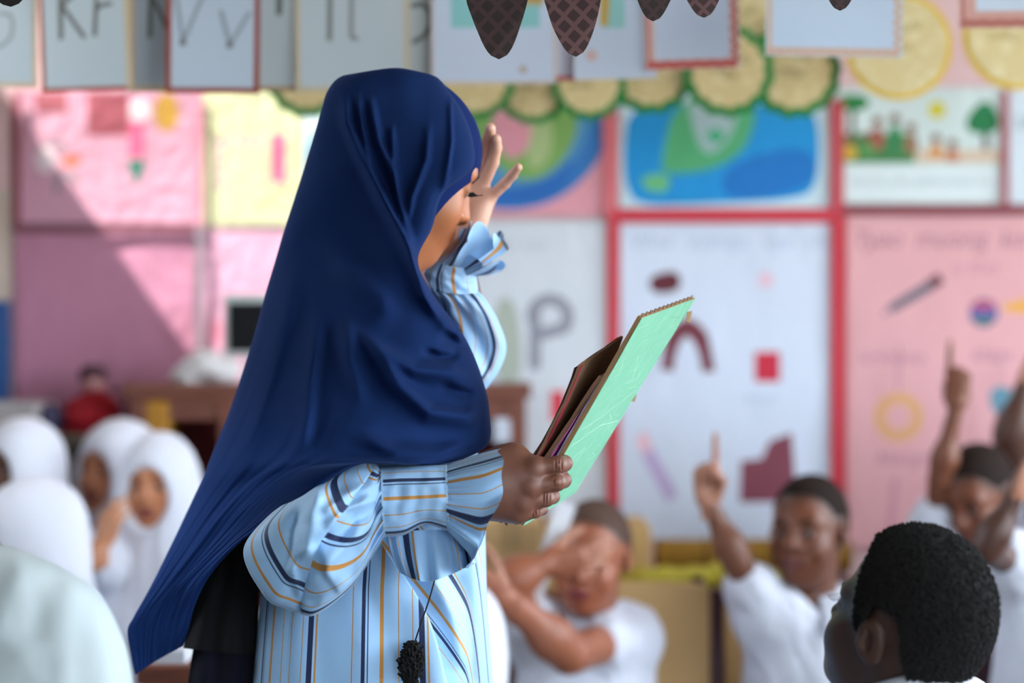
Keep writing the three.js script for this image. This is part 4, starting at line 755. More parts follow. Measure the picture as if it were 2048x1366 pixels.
  part('ruffle', drape([{ p: [[772, 1066, 2.945], [850, 1060, 2.93], [930, 1060, 2.94]], f: 0.01, b: 0.03 }, { p: [[782, 1110, 2.945], [855, 1112, 2.925], [945, 1100, 2.935]], f: 0.014, b: 0.03 }, { p: [[800, 1146, 2.945], [860, 1163, 2.922], [952, 1126, 2.935]], f: 0.016, b: 0.028 }],
    { rows: 40, around: 160, uw: 0.14, shift: 0.09, disp: (x, y, s, v, front, w, th) => -w * (0.003 + 0.007 * v) * Math.sin(th * 13 + 0.4) }), cloth, T);
  // far sleeve, cuff and ruffle round the raised hand
  const ff = foldsOf([[[[905, 600], [960, 680], [980, 760]], -0.01, 12], [[[940, 590], [985, 640], [1005, 700]], 0.008, 12], [[[890, 600], [930, 680], [960, 760]], 0.008, 12]]);
  part('sleeve', drape([{ p: [[820, 700, 3.350], [860, 770, 3.330], [900, 830, 3.330]], f: 0.06 }, { p: [[850, 640, 3.310], [920, 740, 3.300], [975, 775, 3.310]], f: 0.062 }, { p: [[862, 615, 3.315], [940, 690, 3.305], [1012, 705, 3.315]], f: 0.062 }, { p: [[862, 596, 3.285], [935, 640, 3.275], [998, 645, 3.285]], f: 0.055 }, { p: [[856, 582, 3.265], [920, 606, 3.255], [976, 606, 3.265]], f: 0.045 }, { p: [[846, 572, 3.260], [905, 586, 3.255], [958, 584, 3.260]], f: 0.034 }],
    { rows: 80, around: 120, uw: 0.17, shift: 0.02, disp: (x, y, s, v, front, w, th) => w * ((front ? ff(x, y) : 0) + 0.005 * Math.sin(th * 17) * smooth(0.6, 0.95, v)) }), cloth, T);
  part('cuff', drape([{ p: [[844, 574, 3.260], [905, 588, 3.255], [958, 586, 3.260]], f: 0.042 }, { p: [[848, 545, 3.255], [900, 560, 3.250], [956, 560, 3.255]], f: 0.042 }, { p: [[862, 520, 3.250], [905, 533, 3.245], [952, 535, 3.250]], f: 0.04 }], { rows: 24, around: 80, uw: 0.12, shift: 0.03, disp: (x, y, s, v, f, w) => 0.004 * noise(x / 16, y / 12, 3) * w }), cloth, T);
  part('ruffle', drape([{ p: [[866, 524, 3.251], [905, 536, 3.245], [948, 538, 3.251]], f: 0.032 }, { p: [[899, 510, 3.247], [920, 505, 3.230], [975, 520, 3.251]], f: 0.045, b: 0.05 }, { p: [[914, 490, 3.245], [935, 478, 3.225], [1000, 500, 3.255]], f: 0.058, b: 0.06 }, { p: [[926, 470, 3.245], [945, 462, 3.220], [1008, 488, 3.255]], f: 0.066, b: 0.066 }],
    { rows: 60, around: 200, uw: 0.2, shift: 0.05, disp: (x, y, s, v, front, w, th) => { const a = Math.sin(th * 9 + 0.9); return [10 * v * Math.sin(th * 7), 24 * v * a * (0.4 + w * 0.6), -w * 0.02 * v * Math.sin(th * 9 - 0.4)]; } }), cloth, T);
  part('ruffle', drape([{ p: [[905, 545, 3.252], [930, 552, 3.246], [952, 552, 3.252]], f: 0.03 }, { p: [[918, 528, 3.245], [955, 540, 3.235], [985, 545, 3.25]], f: 0.036 }, { p: [[930, 512, 3.24], [975, 530, 3.23], [1004, 530, 3.25]], f: 0.04 }], { rows: 40, around: 120, uw: 0.16, shift: 0.02, disp: (x, y, s, v, f, w, th) => [8 * v * Math.sin(th * 7), 10 * v * Math.sin(th * 5 + 1), -w * 0.014 * v * Math.sin(th * 8)] }), cloth, T);
  // waist cord with a black tassel
  part('drawstring', tube([W(872, 1150, 2.965), W(858, 1200, 2.968), W(838, 1258, 2.975), W(826, 1296, 2.985)], 0.0011, 20, 6), mat('#1a1a1f', 0.7), T);
  { const l = [], o = new THREE.ConeGeometry(0.0016, 0.02, 4); for (let i = 0; i < 900; i++) { const t = rnd(), a = rnd() * 6.28, r = Math.sqrt(rnd()) * lerp(0.005, 0.0125, Math.sin(Math.min(1, t * 1.5) * 1.57)) * (t > 0.8 ? 0.7 : 1); const c = W(826 - 6 * t, 1296 + 66 * t, 2.985), g = o.clone(); g.rotateX(rnd() * 1.2 + 2.6); g.rotateZ((rnd() - 0.5) * 1.6); g.translate(c.x + r * Math.cos(a), c.y, c.z + r * Math.sin(a)); l.push(g); } part('tassel', merged(l), mat('#0b0b0e', 0.95), T).userData.kind = 'stuff'; }
  // black layer hanging under the scarf at the back
  part('underlayer', drape([{ p: [[430, 1010, 3.2], [480, 1000, 3.2], [540, 1000, 3.2]], f: 0.06, b: 0.1 }, { p: [[415, 1130, 3.2], [470, 1120, 3.2], [524, 1120, 3.18]], f: 0.07, b: 0.1 }, { p: [[384, 1225, 3.2], [450, 1225, 3.2], [516, 1225, 3.18]], f: 0.075, b: 0.1 }, { p: [[366, 1296, 3.2], [440, 1305, 3.2], [512, 1310, 3.18]], f: 0.08, b: 0.1 }],
    { rows: 50, around: 80, disp: (x, y, s, v, f, w, th) => 0.006 * w * Math.sin(th * 8) }), mat('#06070c', 1), T, T, 'black cloth layer hanging below the navy scarf');
  part('underlayer', drape([{ p: [[400, 1240, 3.22], [450, 1240, 3.22], [530, 1240, 3.2]], f: 0.07, b: 0.09 }, { p: [[376, 1366, 3.22], [440, 1366, 3.22], [520, 1366, 3.2]], f: 0.075, b: 0.1 }, { p: [[350, 1700, 3.22], [440, 1700, 3.22], [520, 1700, 3.2]], f: 0.08, b: 0.1 }, { p: [[330, 2300, 3.22], [440, 2300, 3.22], [520, 2300, 3.2]], f: 0.09, b: 0.1 }],
    { rows: 50, around: 80, disp: (x, y, s, v, f, w, th) => 0.006 * w * Math.sin(th * 7 + 1) }), mat('#0a0e22', 1), T, T, 'darker blue hem below the black layer');

  // --- headscarf
  const navyOf = (c, more) => new THREE.MeshPhysicalMaterial({ color: new THREE.Color().setRGB(...c), roughness: 0.9, sheen: 0.5, sheenRoughness: 0.35, sheenColor: new THREE.Color().setRGB(0.05, 0.16, 0.5), side: THREE.DoubleSide, bumpMap: fabricBump, bumpScale: 0.0002, specularIntensity: 0.06, transmission: 0.25, ...more });
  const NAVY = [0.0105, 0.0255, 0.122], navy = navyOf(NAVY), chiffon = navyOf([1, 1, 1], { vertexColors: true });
  const open = ell([0, -0.055, 0.12], [0.1, 0.09, 0.092]), cap = field([[ell([0, 0.03, -0.012], [0.082, 0.094, 0.107]), 0.01], [ell([0, -0.035, 0.02], [0.07, 0.084, 0.072]), 0.03], [cone([0, -0.06, -0.025], [0, -0.12, -0.02], 0.054, 0.05), 0.03]]);
  const us = net((x, y, z) => -smin(-cap(x, y, z), -(-1) * open(x, y, z), 0.006), [-0.11, -0.16, -0.14], [0.11, 0.14, 0.13], 0.003); us.applyMatrix4(M);
  part('underscarf', us, navy, T);
  const hf = (x, y) => (y < 520 ? 1.55 : lerp(1.55, 1.9, smooth(520, 650, y))) * hf0(x, y), hf0 = foldsOf([
    [[[688, 178], [695, 246], [725, 320], [765, 400], [809, 484], [853, 590], [880, 640]], 0.012, 13, 1.7, 0.12], [[[714, 178], [725, 257], [743, 338], [780, 411], [826, 510], [858, 585]], 0.009, 9, 1.8, 0.12],
    [[[739, 185], [758, 283], [787, 349], [808, 440], [835, 520]], 0.010, 10, 1.7, 0.12], [[[783, 240], [787, 320], [797, 400]], 0.007, 7, 1.5, 0.3], [[[860, 230], [853, 320], [824, 393], [813, 460]], 0.007, 9, 1.5, 0.3],
    [[[902, 180], [904, 283], [890, 378], [866, 466], [836, 521]], 0.006, 8, 2.4, 0.1],
    [[[823, 481], [850, 589], [905, 660], [945, 672]], 0.016, 17, 1.6, 0.2], [[[700, 655], [760, 700], [830, 738], [904, 745], [958, 775]], 0.018, 22, 1.7, 0.25], [[[740, 690], [800, 770], [860, 822], [930, 832], [976, 812]], 0.020, 22, 1.7, 0.25],
    [[[880, 660], [915, 690], [950, 690]], -0.02, 14, 1, 0.3], [[[690, 860], [790, 900], [880, 905], [960, 880]], 0.014, 20, 1.5, 0.3], [[[640, 600], [628, 700], [615, 820], [600, 950]], 0.008, 18, 1.5, 0.3], [[[690, 620], [700, 720], [730, 820]], 0.010, 20, 1.2, 0.3],
    [[[600, 480], [570, 640], [520, 830], [450, 1000]], 0.008, 22, 1.3, 0.3], [[[640, 470], [700, 540], [760, 590], [800, 650]], 0.012, 30, 1.2, 0.3],
    [[[840, 700], [880, 715], [925, 712]], -0.012, 8, 1, 0.3], [[[870, 770], [920, 785], [955, 790]], -0.012, 9, 1, 0.3],
  ]);
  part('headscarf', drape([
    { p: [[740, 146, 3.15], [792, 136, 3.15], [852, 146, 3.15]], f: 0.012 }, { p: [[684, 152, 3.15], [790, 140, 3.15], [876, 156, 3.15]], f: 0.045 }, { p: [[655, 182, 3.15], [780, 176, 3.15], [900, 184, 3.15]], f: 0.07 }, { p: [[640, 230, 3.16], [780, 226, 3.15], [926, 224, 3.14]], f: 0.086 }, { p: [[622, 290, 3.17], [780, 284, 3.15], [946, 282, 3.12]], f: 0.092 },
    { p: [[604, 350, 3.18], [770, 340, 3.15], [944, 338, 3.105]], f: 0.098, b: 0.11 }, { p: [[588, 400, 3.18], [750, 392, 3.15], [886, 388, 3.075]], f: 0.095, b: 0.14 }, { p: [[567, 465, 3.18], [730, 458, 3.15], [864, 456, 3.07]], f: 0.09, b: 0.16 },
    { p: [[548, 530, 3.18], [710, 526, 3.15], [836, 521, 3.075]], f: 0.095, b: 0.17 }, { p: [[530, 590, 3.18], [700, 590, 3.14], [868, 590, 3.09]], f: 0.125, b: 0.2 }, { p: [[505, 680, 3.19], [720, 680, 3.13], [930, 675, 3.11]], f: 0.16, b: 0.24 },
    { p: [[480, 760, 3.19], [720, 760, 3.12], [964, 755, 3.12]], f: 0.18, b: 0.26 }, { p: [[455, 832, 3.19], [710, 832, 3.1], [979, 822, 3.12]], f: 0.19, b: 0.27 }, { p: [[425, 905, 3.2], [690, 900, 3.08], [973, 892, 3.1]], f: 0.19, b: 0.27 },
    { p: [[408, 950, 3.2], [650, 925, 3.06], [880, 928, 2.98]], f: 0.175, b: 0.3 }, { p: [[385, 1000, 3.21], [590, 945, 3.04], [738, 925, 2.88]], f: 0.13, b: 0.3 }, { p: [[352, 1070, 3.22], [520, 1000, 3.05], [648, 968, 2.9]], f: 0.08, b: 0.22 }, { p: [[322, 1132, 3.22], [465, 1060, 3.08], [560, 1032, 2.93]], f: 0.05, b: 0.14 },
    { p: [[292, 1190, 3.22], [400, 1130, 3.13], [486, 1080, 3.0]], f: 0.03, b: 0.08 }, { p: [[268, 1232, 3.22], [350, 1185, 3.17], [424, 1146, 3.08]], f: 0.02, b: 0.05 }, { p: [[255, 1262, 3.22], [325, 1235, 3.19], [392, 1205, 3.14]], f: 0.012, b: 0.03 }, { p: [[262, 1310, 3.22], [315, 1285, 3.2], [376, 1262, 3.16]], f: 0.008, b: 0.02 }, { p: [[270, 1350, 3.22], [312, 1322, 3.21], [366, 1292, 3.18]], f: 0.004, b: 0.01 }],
  { rows: 330, around: 260, e: 0.8, cap: [true, false], col: (x, y, s, v) => { const k = 1 + 1.6 * smooth(700, 1120, y) * (1 - smooth(0.25, 0.75, s) * (1 - smooth(980, 1150, y))); return [NAVY[0] * k * 1.1, NAVY[1] * k * 1.25, NAVY[2] * k]; }, disp: (x, y, s, v, front, w, th) => {  // colour lightens towards the tail, painting in light that comes through thin cloth
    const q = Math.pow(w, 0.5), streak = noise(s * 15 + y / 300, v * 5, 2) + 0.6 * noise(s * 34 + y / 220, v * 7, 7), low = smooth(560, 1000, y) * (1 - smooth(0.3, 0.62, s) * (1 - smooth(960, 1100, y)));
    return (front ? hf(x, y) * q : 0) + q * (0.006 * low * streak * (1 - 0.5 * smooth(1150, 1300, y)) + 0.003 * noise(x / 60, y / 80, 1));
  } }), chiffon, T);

  // ---------------------------------------------------------------- the boards in her hand
  const kraft = mat('#8f6f4c', 0.9), kraftDark = mat('#5d4030', 0.9);
  const green = canvasTex(512, 1024, (g) => {
    fill(g, '#74b796', 0, 0, 512, 1024);
    for (let i = 0; i < 260; i++) { g.globalAlpha = 0.1; disc(g, i % 2 ? '#86c5a6' : '#66ab88', rnd() * 512, rnd() * 1024, 20 + rnd() * 50, 8 + rnd() * 20); }
    for (let i = 0; i < 70; i++) { g.globalAlpha = 0.2 + rnd() * 0.4; const x = rnd() * 512, y = rnd() * 1024, a = rnd() * 1.2 - 0.2; line(g, '#d5efdf', 1 + rnd() * 2.5, [[x, y], [x + 60 * Math.cos(a) + 40 * rnd(), y - 90 * Math.sin(a) * rnd()], [x + 180 * rnd(), y - 120 * rnd()]]); }
    g.globalAlpha = 0.7; line(g, '#e3f6ea', 3, [[40, 560], [200, 545], [470, 470]]); line(g, '#d8f0e0', 4, [[30, 640], [260, 600], [500, 640]]); line(g, '#cfeeda', 3, [[60, 800], [190, 760], [300, 700]]); line(g, '#6f8f74', 2, [[0, 250], [200, 225], [440, 190]]); line(g, '#5d7a64', 2, [[330, 60], [460, 90]]);
  });
  // quad slab between four corners: near top, far top, far bottom, near bottom
  function slab(A, Bq, C, D, th, n = 12, wob = 0.0006, bow = 0) {
    const P = [], U = [], I = [], nrm = new THREE.Vector3().crossVectors(Bq.clone().sub(A), D.clone().sub(A)).normalize().negate(), k = rnd() * 90;
    for (const side of [0, 1]) for (let j = 0; j <= n; j++) for (let i = 0; i <= n; i++) {
      const u = i / n, v = j / n, p = A.clone().lerp(Bq, u).lerp(D.clone().lerp(C, u), v);
      p.addScaledVector(nrm, (side ? -th : 0) + wob * noise(u * 5 + k, v * 5, k) + bow * (v - 0.5) * (v - 0.5) * 4);
      if (i % n === 0 || j % n === 0) p.addScaledVector(Bq.clone().sub(A).normalize(), 0.0012 * noise(v * 19, u * 19, k));
      P.push(p.x, p.y, p.z); U.push(u, 1 - v);
    }
    const w = n + 1, o = w * w;
    for (let j = 0; j < n; j++) for (let i = 0; i < n; i++) { const a = j * w + i; I.push(a, a + w, a + 1, a + 1, a + w, a + w + 1, o + a, o + a + 1, o + a + w, o + a + 1, o + a + w + 1, o + a + w); }
    for (let i = 0; i < n; i++) for (const [a, b] of [[i, i + 1], [n * w + i, n * w + i + 1], [i * w, (i + 1) * w], [i * w + n, (i + 1) * w + n]]) I.push(a, b, o + a, b, o + b, o + a);
    const g = new THREE.BufferGeometry(); g.setAttribute('position', new THREE.Float32BufferAttribute(P, 3)); g.setAttribute('uv', new THREE.Float32BufferAttribute(U, 2)); g.setIndex(I);
    const f = g.toNonIndexed(); f.computeVertexNormals(); return { g: f, nrm };
  }
  const dn = 2.934;
  const bA = W(1283, 636, dn), bB = W(1390, 597, dn + 0.2), bC = W(1150, 985, dn + 0.2), bD = W(1046, 1052, dn);
  const core = slab(bA, bB, bC, bD, 0.0055, 24), board = thing('green_board', 'pale green cardboard sheet with white creases, frontmost in the stack held by the teacher', 'board', bD.clone());
  const cover = slab(...[bA, bB, bC, bD].map((p) => p.clone().addScaledVector(core.nrm, 0.0006)), 0.0005, 24);
  part('core', core.g, kraft, board, board, 'bare corrugated cardboard edge');
  part('cover', cover.g, new THREE.MeshStandardMaterial({ map: green, roughness: 0.5, side: THREE.DoubleSide, bumpMap: paperBump, bumpScale: 0.002 }), board);
  { const l = []; for (let i = 0; i < 26; i++) { const p = bA.clone().lerp(bB, (i + 0.5) / 26).addScaledVector(core.nrm, -0.0028), g = new THREE.TorusGeometry(0.0016, 0.0005, 5, 8, Math.PI * 1.2); g.rotateZ(i % 2 ? 0.3 : 3.4); g.translate(p.x, p.y + 0.0012, p.z + 0.001); l.push(g); } part('corrugation', merged(l), kraftDark, board); }
  for (const [x, y, dd] of [[1269, 790, 0.2], [1378, 632, 0.2]]) part('tape_scrap', slab(W(x - 4, y - 8, dn + dd - 0.004), W(x + 6, y - 10, dn + dd), W(x + 1, y + 14, dn + dd), W(x - 5, y + 12, dn + dd - 0.004), 0.001, 2).g, kraft, board);
  { const l = []; for (let i = 0; i < 7; i++) { const p = W(1006 + i * 6, 1040 + 5 * Math.sin(i * 2.1), dn + 0.004 + i * 0.002), g = new THREE.TetrahedronGeometry(0.0045 + 0.002 * rnd()); g.rotateZ(rnd() * 3); g.rotateX(rnd() * 3); g.translate(p.x, p.y, p.z); l.push(g); } part('torn_corner', merged(l), kraftDark, board, board, 'dark torn lower corner'); }
  function cardSheet(name, label, a, b, c, d2, th, m, edge, bow = 0) {
    const t = thing(name, label, 'card', d2.clone(), null), s = slab(a, b, c, d2, th, 12, 0.0012, bow); part('sheet', s.g, m, t);
    if (edge) part('edge_strip', slab(...[a, a.clone().lerp(b, 0.06), d2.clone().lerp(c, 0.06), d2].map((p) => p.clone().addScaledVector(s.nrm, 0.0007)), 0.0006, 10, 0.0012, bow).g, edge, t);
    return t;
  }
  const off = (x, y, z) => W(x, y, dn + z);
  cardSheet('lilac_card', 'thin lilac card pressed against the back of the green board', off(1212, 748, 0.002), off(1300, 716, 0.16), off(1118, 985, 0.16), off(1088, 960, 0.002), 0.0022, mat('#a99bc4', 0.6));
  cardSheet('pink_card', 'bright pink card between the lilac card and the brown card', off(1168, 810, 0.003), off(1250, 780, 0.15), off(1104, 985, 0.15), off(1078, 955, 0.003), 0.002, mat('#c25fae', 0.55));
  cardSheet('brown_card', 'brown cardboard piece with a ragged edge in the middle of the stack', off(1203, 755, 0.0), off(1262, 735, 0.13), off(1128, 980, 0.15), off(1066, 960, 0.0), 0.0045, mat('#6e4f3c', 0.9), kraftDark);
  cardSheet('maroon_card', 'dark brown card with a red edge, splayed away from the green board', off(1166, 735, -0.002), off(1252, 676, 0.13), off(1130, 960, 0.14), off(1056, 958, 0.004), 0.003, mat('#7f6146', 0.85), mat('#8e2335', 0.6), -0.004);
  cardSheet('dark_card', 'rearmost dark maroon card with a blue and red edge in the stack', off(1160, 742, 0.0), off(1246, 680, 0.135), off(1120, 960, 0.14), off(1050, 955, 0.006), 0.002, mat('#3c2023', 0.8), mat('#5a1f2c', 0.6), -0.006);
}

// ---------------------------------------------------------------- the children
const D2R = Math.PI / 180;
child({ label: 'boy in white raising one finger before the red-bordered poster, looking at the teacher', head: W(1618, 1062, 4.5), yaw: -28 * D2R, pitch: 2 * D2R, s: 0.9, skin: '#6c3f2a', lip: '#6d3a36', body: -0.25, cell: 0.003, neck: W(1625, 1205, 4.53), R: W(1520, 1222, 4.47), L: W(1722, 1240, 4.58),
  arms: [{ side: 1, E: W(1478, 1130, 4.42), H: W(1416, 1002, 4.42), dir: V(-0.08, 1, 0.05), normal: V(0.15, 0, 1), sleeve: 0.5, size: 0.7, r: 0.85 }] });
child({ label: 'boy in white covering his eyes with one hand beside the striped dress', head: W(1184, 1114, 4.4), yaw: -18 * D2R, pitch: 8 * D2R, roll: -4 * D2R, line: [0.09, 0.045, 0.035, -0.05], s: 0.88, skin: '#96593f', lip: '#85393f', lips: 1.2, body: -0.1, neck: W(1180, 1238, 4.44), R: W(1070, 1265, 4.42), L: W(1262, 1270, 4.5), hair: 0.0022, hairMat: mat('#4a3328', 0.8), cell: 0.003,
  arms: [{ side: 1, E: W(1015, 1165, 4.24), H: W(1088, 1128, 4.24), dir: V(1, 0.06, -0.05), normal: V(0.1, 0.15, -1), pose: CUP, sleeve: 0.3, size: 0.74, r: 1.08 }, { side: -1, E: W(1140, 1308, 4.22), H: W(1005, 1190, 4.12), dir: V(-1, 0.6, 0.1), normal: V(0.4, 0.3, -1), pose: CUP, sleeve: 0.45, r: 1.15 }] });
child({ label: 'boy in white with one arm straight up and head bowed before the pink poster', head: W(1954, 995, 4.72), yaw: -38 * D2R, pitch: 22 * D2R, s: 0.88, skin: '#74422b', lip: '#6d3a36', body: -0.2, neck: W(1975, 1120, 4.77), R: W(1868, 1085, 4.74), L: W(2070, 1140, 4.82),
  arms: [{ side: 1, E: W(1880, 960, 4.68), H: W(1913, 808, 4.66), dir: V(0.08, 1, 0), normal: V(0.2, 0, -1), sleeve: 0.35, size: 0.7, r: 0.75 }] });
child({ label: 'child in a white shirt cut by the right edge, forearm raised across the frame', head: W(2150, 985, 4.25), yaw: -60 * D2R, s: 0.92, skin: '#4a2c20', body: -0.3, neck: W(2135, 1105, 4.25), R: W(2035, 1130, 4.2), L: W(2240, 1150, 4.32),
  arms: [{ side: 1, E: W(1972, 1100, 4.06), H: W(2034, 985, 4.05), dir: V(0.5, 1, 0), normal: V(0.6, -0.2, 0.8), pose: CUP, sleeve: 0.2, size: 0.66, r: 0.8 }] });
child({ label: 'dark-skinned child at the right edge with a bent elbow raised above the others', head: W(2160, 905, 4.95), yaw: -20 * D2R, s: 0.92, skin: '#4e2e22', body: -0.2, neck: W(2150, 1010, 4.97), R: W(2068, 985, 4.95),
  arms: [{ side: 1, E: W(2022, 880, 4.92), H: W(2050, 775, 4.92), dir: V(0.5, 1, 0), normal: V(0, 0, 1), pose: CUP, sleeve: 0.2, r: 1.15 }] });
// the nearest boy, seen from behind
{
  const near = child({ label: 'nearest boy seen from behind with thick short black hair and a white collar', head: W(1803, 1264, 2.74), yaw: -134 * D2R, pitch: -22 * D2R, roll: 0, s: 0.862, dome: 0.024, tight: true, skin: '#4b3228', palm: '#8a6350', hair: 0.011, line: [0.105, -0.005, 0.046, -0.045], rough: 0.002, hairCell: 0.003, cell: 0.0028, hairMat: mat('#080707', 1, { }), neck: W(1826, 1400, 2.73), body: -2.2 });
  // tight curls standing out of the hair
  const f = hairField(0.0125, [0.105, -0.005, 0.046, -0.045], 0, 0.024), q = [], o = new THREE.Object3D();
  for (let i = 0; q.length < 16000 && i < 60000; i++) {
    const a = rnd() * 2 - 1, b = rnd() * Math.PI * 2, c = Math.sqrt(1 - a * a); let p = V(c * Math.cos(b), a, c * Math.sin(b)).multiplyScalar(0.17).add(V(0, 0.02, -0.015)); const dir = p.clone().sub(V(0, 0.02, -0.015)).normalize();
    for (let k = 0; k < 24; k++) p.addScaledVector(dir, -f(p.x, p.y, p.z) * 0.9);
    if (p.length() > 0.19 || Math.abs(f(p.x, p.y, p.z)) > 0.002 || p.z > 0.07) continue;
    q.push(p.clone().addScaledVector(dir, (rnd() - 0.75) * 0.0022));
  }
  const inst = shadowed(new THREE.InstancedMesh(new THREE.IcosahedronGeometry(1, 0), mat('#0b0909', 1), q.length));
  q.forEach((p, i) => { o.position.copy(p.applyMatrix4(near.M)).sub(near.t.position); o.rotation.set(rnd() * 6, rnd() * 6, rnd() * 6); const s = 0.0008 + rnd() * 0.0009; o.scale.set(s, s * (1 + rnd()), s); o.updateMatrix(); inst.setMatrixAt(i, o.matrix); });
  inst.name = 'hair_curls'; inst.userData.kind = 'stuff'; near.t.add(inst);
  for (let i = 0; i < 7; i++) { const e = W(0, 0, 1); const a = lerp(-0.046, -0.018, i / 6) * 1, g = new THREE.TubeGeometry(new THREE.CatmullRomCurve3([V(-a, 0.0075, 0.084), V(-a * 1.05, 0.009, 0.09), V(-a * 1.1, 0.014, 0.094)]), 5, 0.0005, 4); g.applyMatrix4(near.M); part('eyelash', g, browMat, near.t); }
}
// girls in white headscarves, on the left
child({ label: 'girl in a white headscarf in dark profile at the left edge, in the back row', head: W(40, 940, 4.62), yaw: -32 * D2R, s: 0.8, skin: '#5d3423', veil: true, body: -0.6 });
child({ label: 'girl in a round white headscarf just below the profile girl at the left edge', head: W(62, 1085, 4.25), yaw: -52 * D2R, pitch: 16 * D2R, s: 0.9, skin: '#4d2b1e', veil: true, body: -1.2 });
child({ label: 'girl in a white headscarf looking left, behind the girl with hand on cheek', head: W(236, 942, 4.86), yaw: -34 * D2R, s: 0.84, skin: '#c68a66', veil: true, lip: '#8a4440', body: -0.3, cell: 0.003 });
child({ label: 'girl in a white headscarf facing us, hand on cheek, beside the navy scarf', head: W(316, 968, 4.6), yaw: -10 * D2R, pitch: 4 * D2R, s: 0.79, skin: '#b87c58', palm: '#c99472', veil: true, lip: '#8a4440', body: 0, cell: 0.003, R: W(225, 1120, 4.6),
  arms: [{ side: 1, E: W(184, 1120, 4.46), H: W(206, 1086, 4.46), dir: V(0.35, 1, -0.1), normal: V(0.35, 0, -0.9), pose: CUP, sleeve: 0.3, size: 0.54, r: 0.6 }] });
child({ label: 'girl in a white headscarf seen from behind beside the striped dress, head hidden by it', head: W(905, 1300, 4.05), yaw: 170 * D2R, s: 1.0, skin: '#5d3423', veil: true, body: 2.9 });
{ // the nearest girl: a white headscarf from behind, cut by the left edge
  const d = 2.62, near = child({ label: 'nearest girl in a large white headscarf seen from behind in the lower left corner', head: W(0, 1310, d), yaw: -165 * D2R, pitch: 10 * D2R, s: 0.9, skin: '#5d3423', body: -2.9, neck: W(0, 1480, d) });
  const f = foldsOf([[[[150, 1150], [140, 1230], [128, 1366], [120, 1500]], 0.006, 20], [[[60, 1120], [20, 1200], [-20, 1300]], 0.006, 24], [[[200, 1200], [205, 1290], [215, 1420]], 0.004, 16], [[[40, 1290], [60, 1340], [110, 1400]], 0.005, 14], [[[100, 1130], [90, 1200], [60, 1300]], -0.004, 20]]);
  const veil = drape([
    { p: [[-12, 1090, d], [2, 1089, d], [16, 1092, d]], f: 0.004 }, { p: [[-60, 1098, d], [-10, 1094, d], [60, 1107, d]], f: 0.045 }, { p: [[-150, 1125, d], [-20, 1115, d], [125, 1136, d]], f: 0.085 },
    { p: [[-215, 1180, d], [-20, 1170, d], [196, 1184, d]], f: 0.105 }, { p: [[-245, 1250, d], [-10, 1250, d], [238, 1256, d]], f: 0.115 }, { p: [[-260, 1340, d], [0, 1340, d], [262, 1338, d]], f: 0.12 },
    { p: [[-270, 1480, d], [0, 1480, d], [275, 1480, d]], f: 0.13 }, { p: [[-280, 1640, d], [0, 1660, d], [290, 1640, d]], f: 0.13 }], { rows: 70, around: 90, cap: [true, false], disp: (x, y, s, v, front, w) => w * (0.55 * f(x, y) * (front ? 1 : 0) + 0.003 * noise(x / 40, y / 90, 2)) });
  part('headscarf', veil, new THREE.MeshPhysicalMaterial({ color: '#b3bfc1', roughness: 0.8, side: THREE.DoubleSide }), near.t);
}
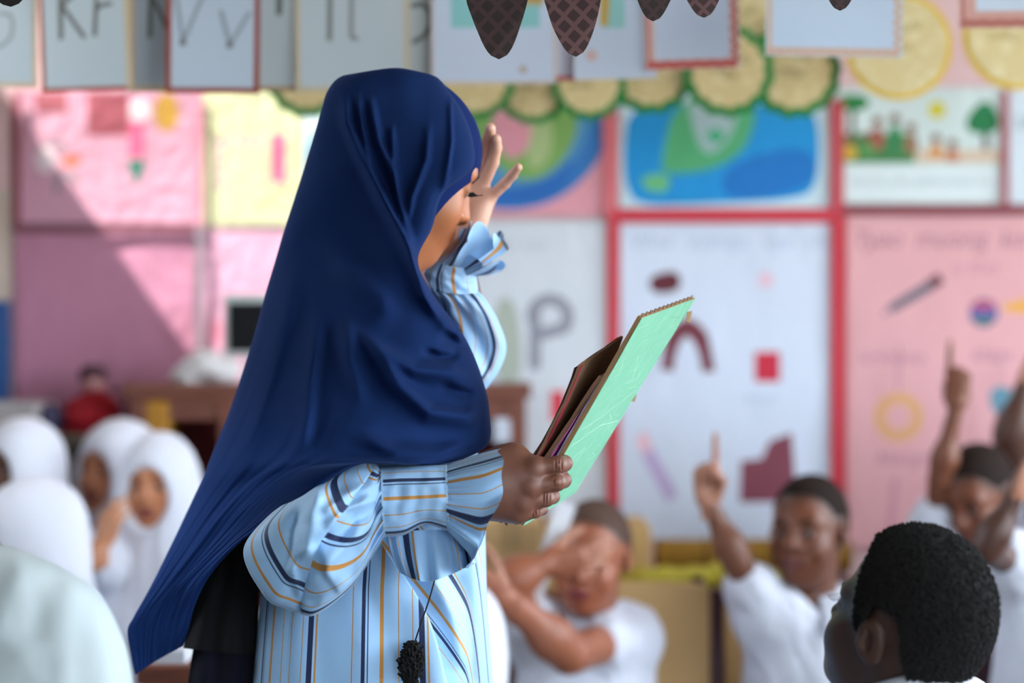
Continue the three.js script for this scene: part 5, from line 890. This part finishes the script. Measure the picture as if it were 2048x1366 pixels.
{ // a low desk with a sheet of paper, between the scarf's tail and the nearest girl
  const d = 3.75, x0 = W(272, 0, d).x, x1 = W(560, 0, d).x, y = W(0, 1332, d).y, t = thing('school_desk', 'brown wooden school desk behind the tail of the navy scarf', 'desk', V((x0 + x1) / 2, 0, -d));
  part('desktop', box(x0, x1, y - 0.03, y, -d - 0.13, -d), deskWood, t); part('apron', box(x0 + 0.02, x1 - 0.02, y - 0.1, y - 0.03, -d - 0.03, -d - 0.012), deskWood, t);
  for (const x of [x0 + 0.01, x1 - 0.04]) for (const z of [-d - 0.12, -d - 0.04]) part('leg', box(x, x + 0.03, 0, y - 0.03, z, z + 0.03), deskWood, t);
  const p = W(335, 1332, d - 0.0), g = box(p.x - 0.03, p.x + 0.025, y, y + 0.022, -d - 0.11, -d - 0.02, 0.002); one('exercise_books', 'small white pile of paper on the brown school desk', 'paper', g, mat('#d3d7df', 0.8), V(p.x, y, -d - 0.06));
}
// chairs that show between the children
function chair(label, x0, x1, py, d, c, post) {
  const a = W(x0, py, d), b = W(x1, py, d), t = thing('classroom_chair', label, 'chair', V((a.x + b.x) / 2, 0, -d), 'classroom chairs'), m = mat(c, 0.6), pm = mat(post, 0.5), r = 0.03;
  const s = new THREE.Shape(), w = b.x - a.x, h = a.y - 0.5; s.moveTo(0, 0); s.lineTo(w, 0); s.lineTo(w, h - r); s.quadraticCurveTo(w, h, w - r, h); s.lineTo(r, h + 0.004); s.quadraticCurveTo(0, h, 0, h - r);
  const g = new THREE.ExtrudeGeometry(s, { depth: 0.012, bevelEnabled: true, bevelSize: 0.003, bevelThickness: 0.003, bevelSegments: 2 }); g.translate(a.x, 0.5, -d);
  part('backrest', g, m, t);
  part('seat', box(a.x, b.x, 0.35, 0.37, -d - 0.26, -d - 0.012, 0.008), m, t);
  for (const x of [a.x + 0.02, b.x - 0.02]) { part('leg', tube([V(x, 0, -d - 0.02), V(x, 0.36, -d - 0.006), V(x, 0.8, -d - 0.008)], 0.011, 12), pm, t); part('leg', tube([V(x, 0, -d - 0.24), V(x, 0.36, -d - 0.23)], 0.011, 8), pm, t); }
  return t;
}
chair('tan chair with a rounded back beside the boy covering his eyes', 1130, 1418, 1168, 4.62, tan, '#3c141d');
chair('tan chair behind the boy who points upward', 1452, 1700, 1200, 4.78, tan, '#3c141d');
chair('dark maroon chair back showing beside the nearest boy', 1880, 1992, 1225, 4.4, '#341018', '#2a0c14');
one('chair_post', 'maroon wooden post between the two tan chairs', 'post', pxBox(1420, 1450, 1180, 1996, 4.6, 0.03, 0.006), mat("#3c141d", 0.5), W(1435, 1996, 4.6));

renderer.render(scene, camera);
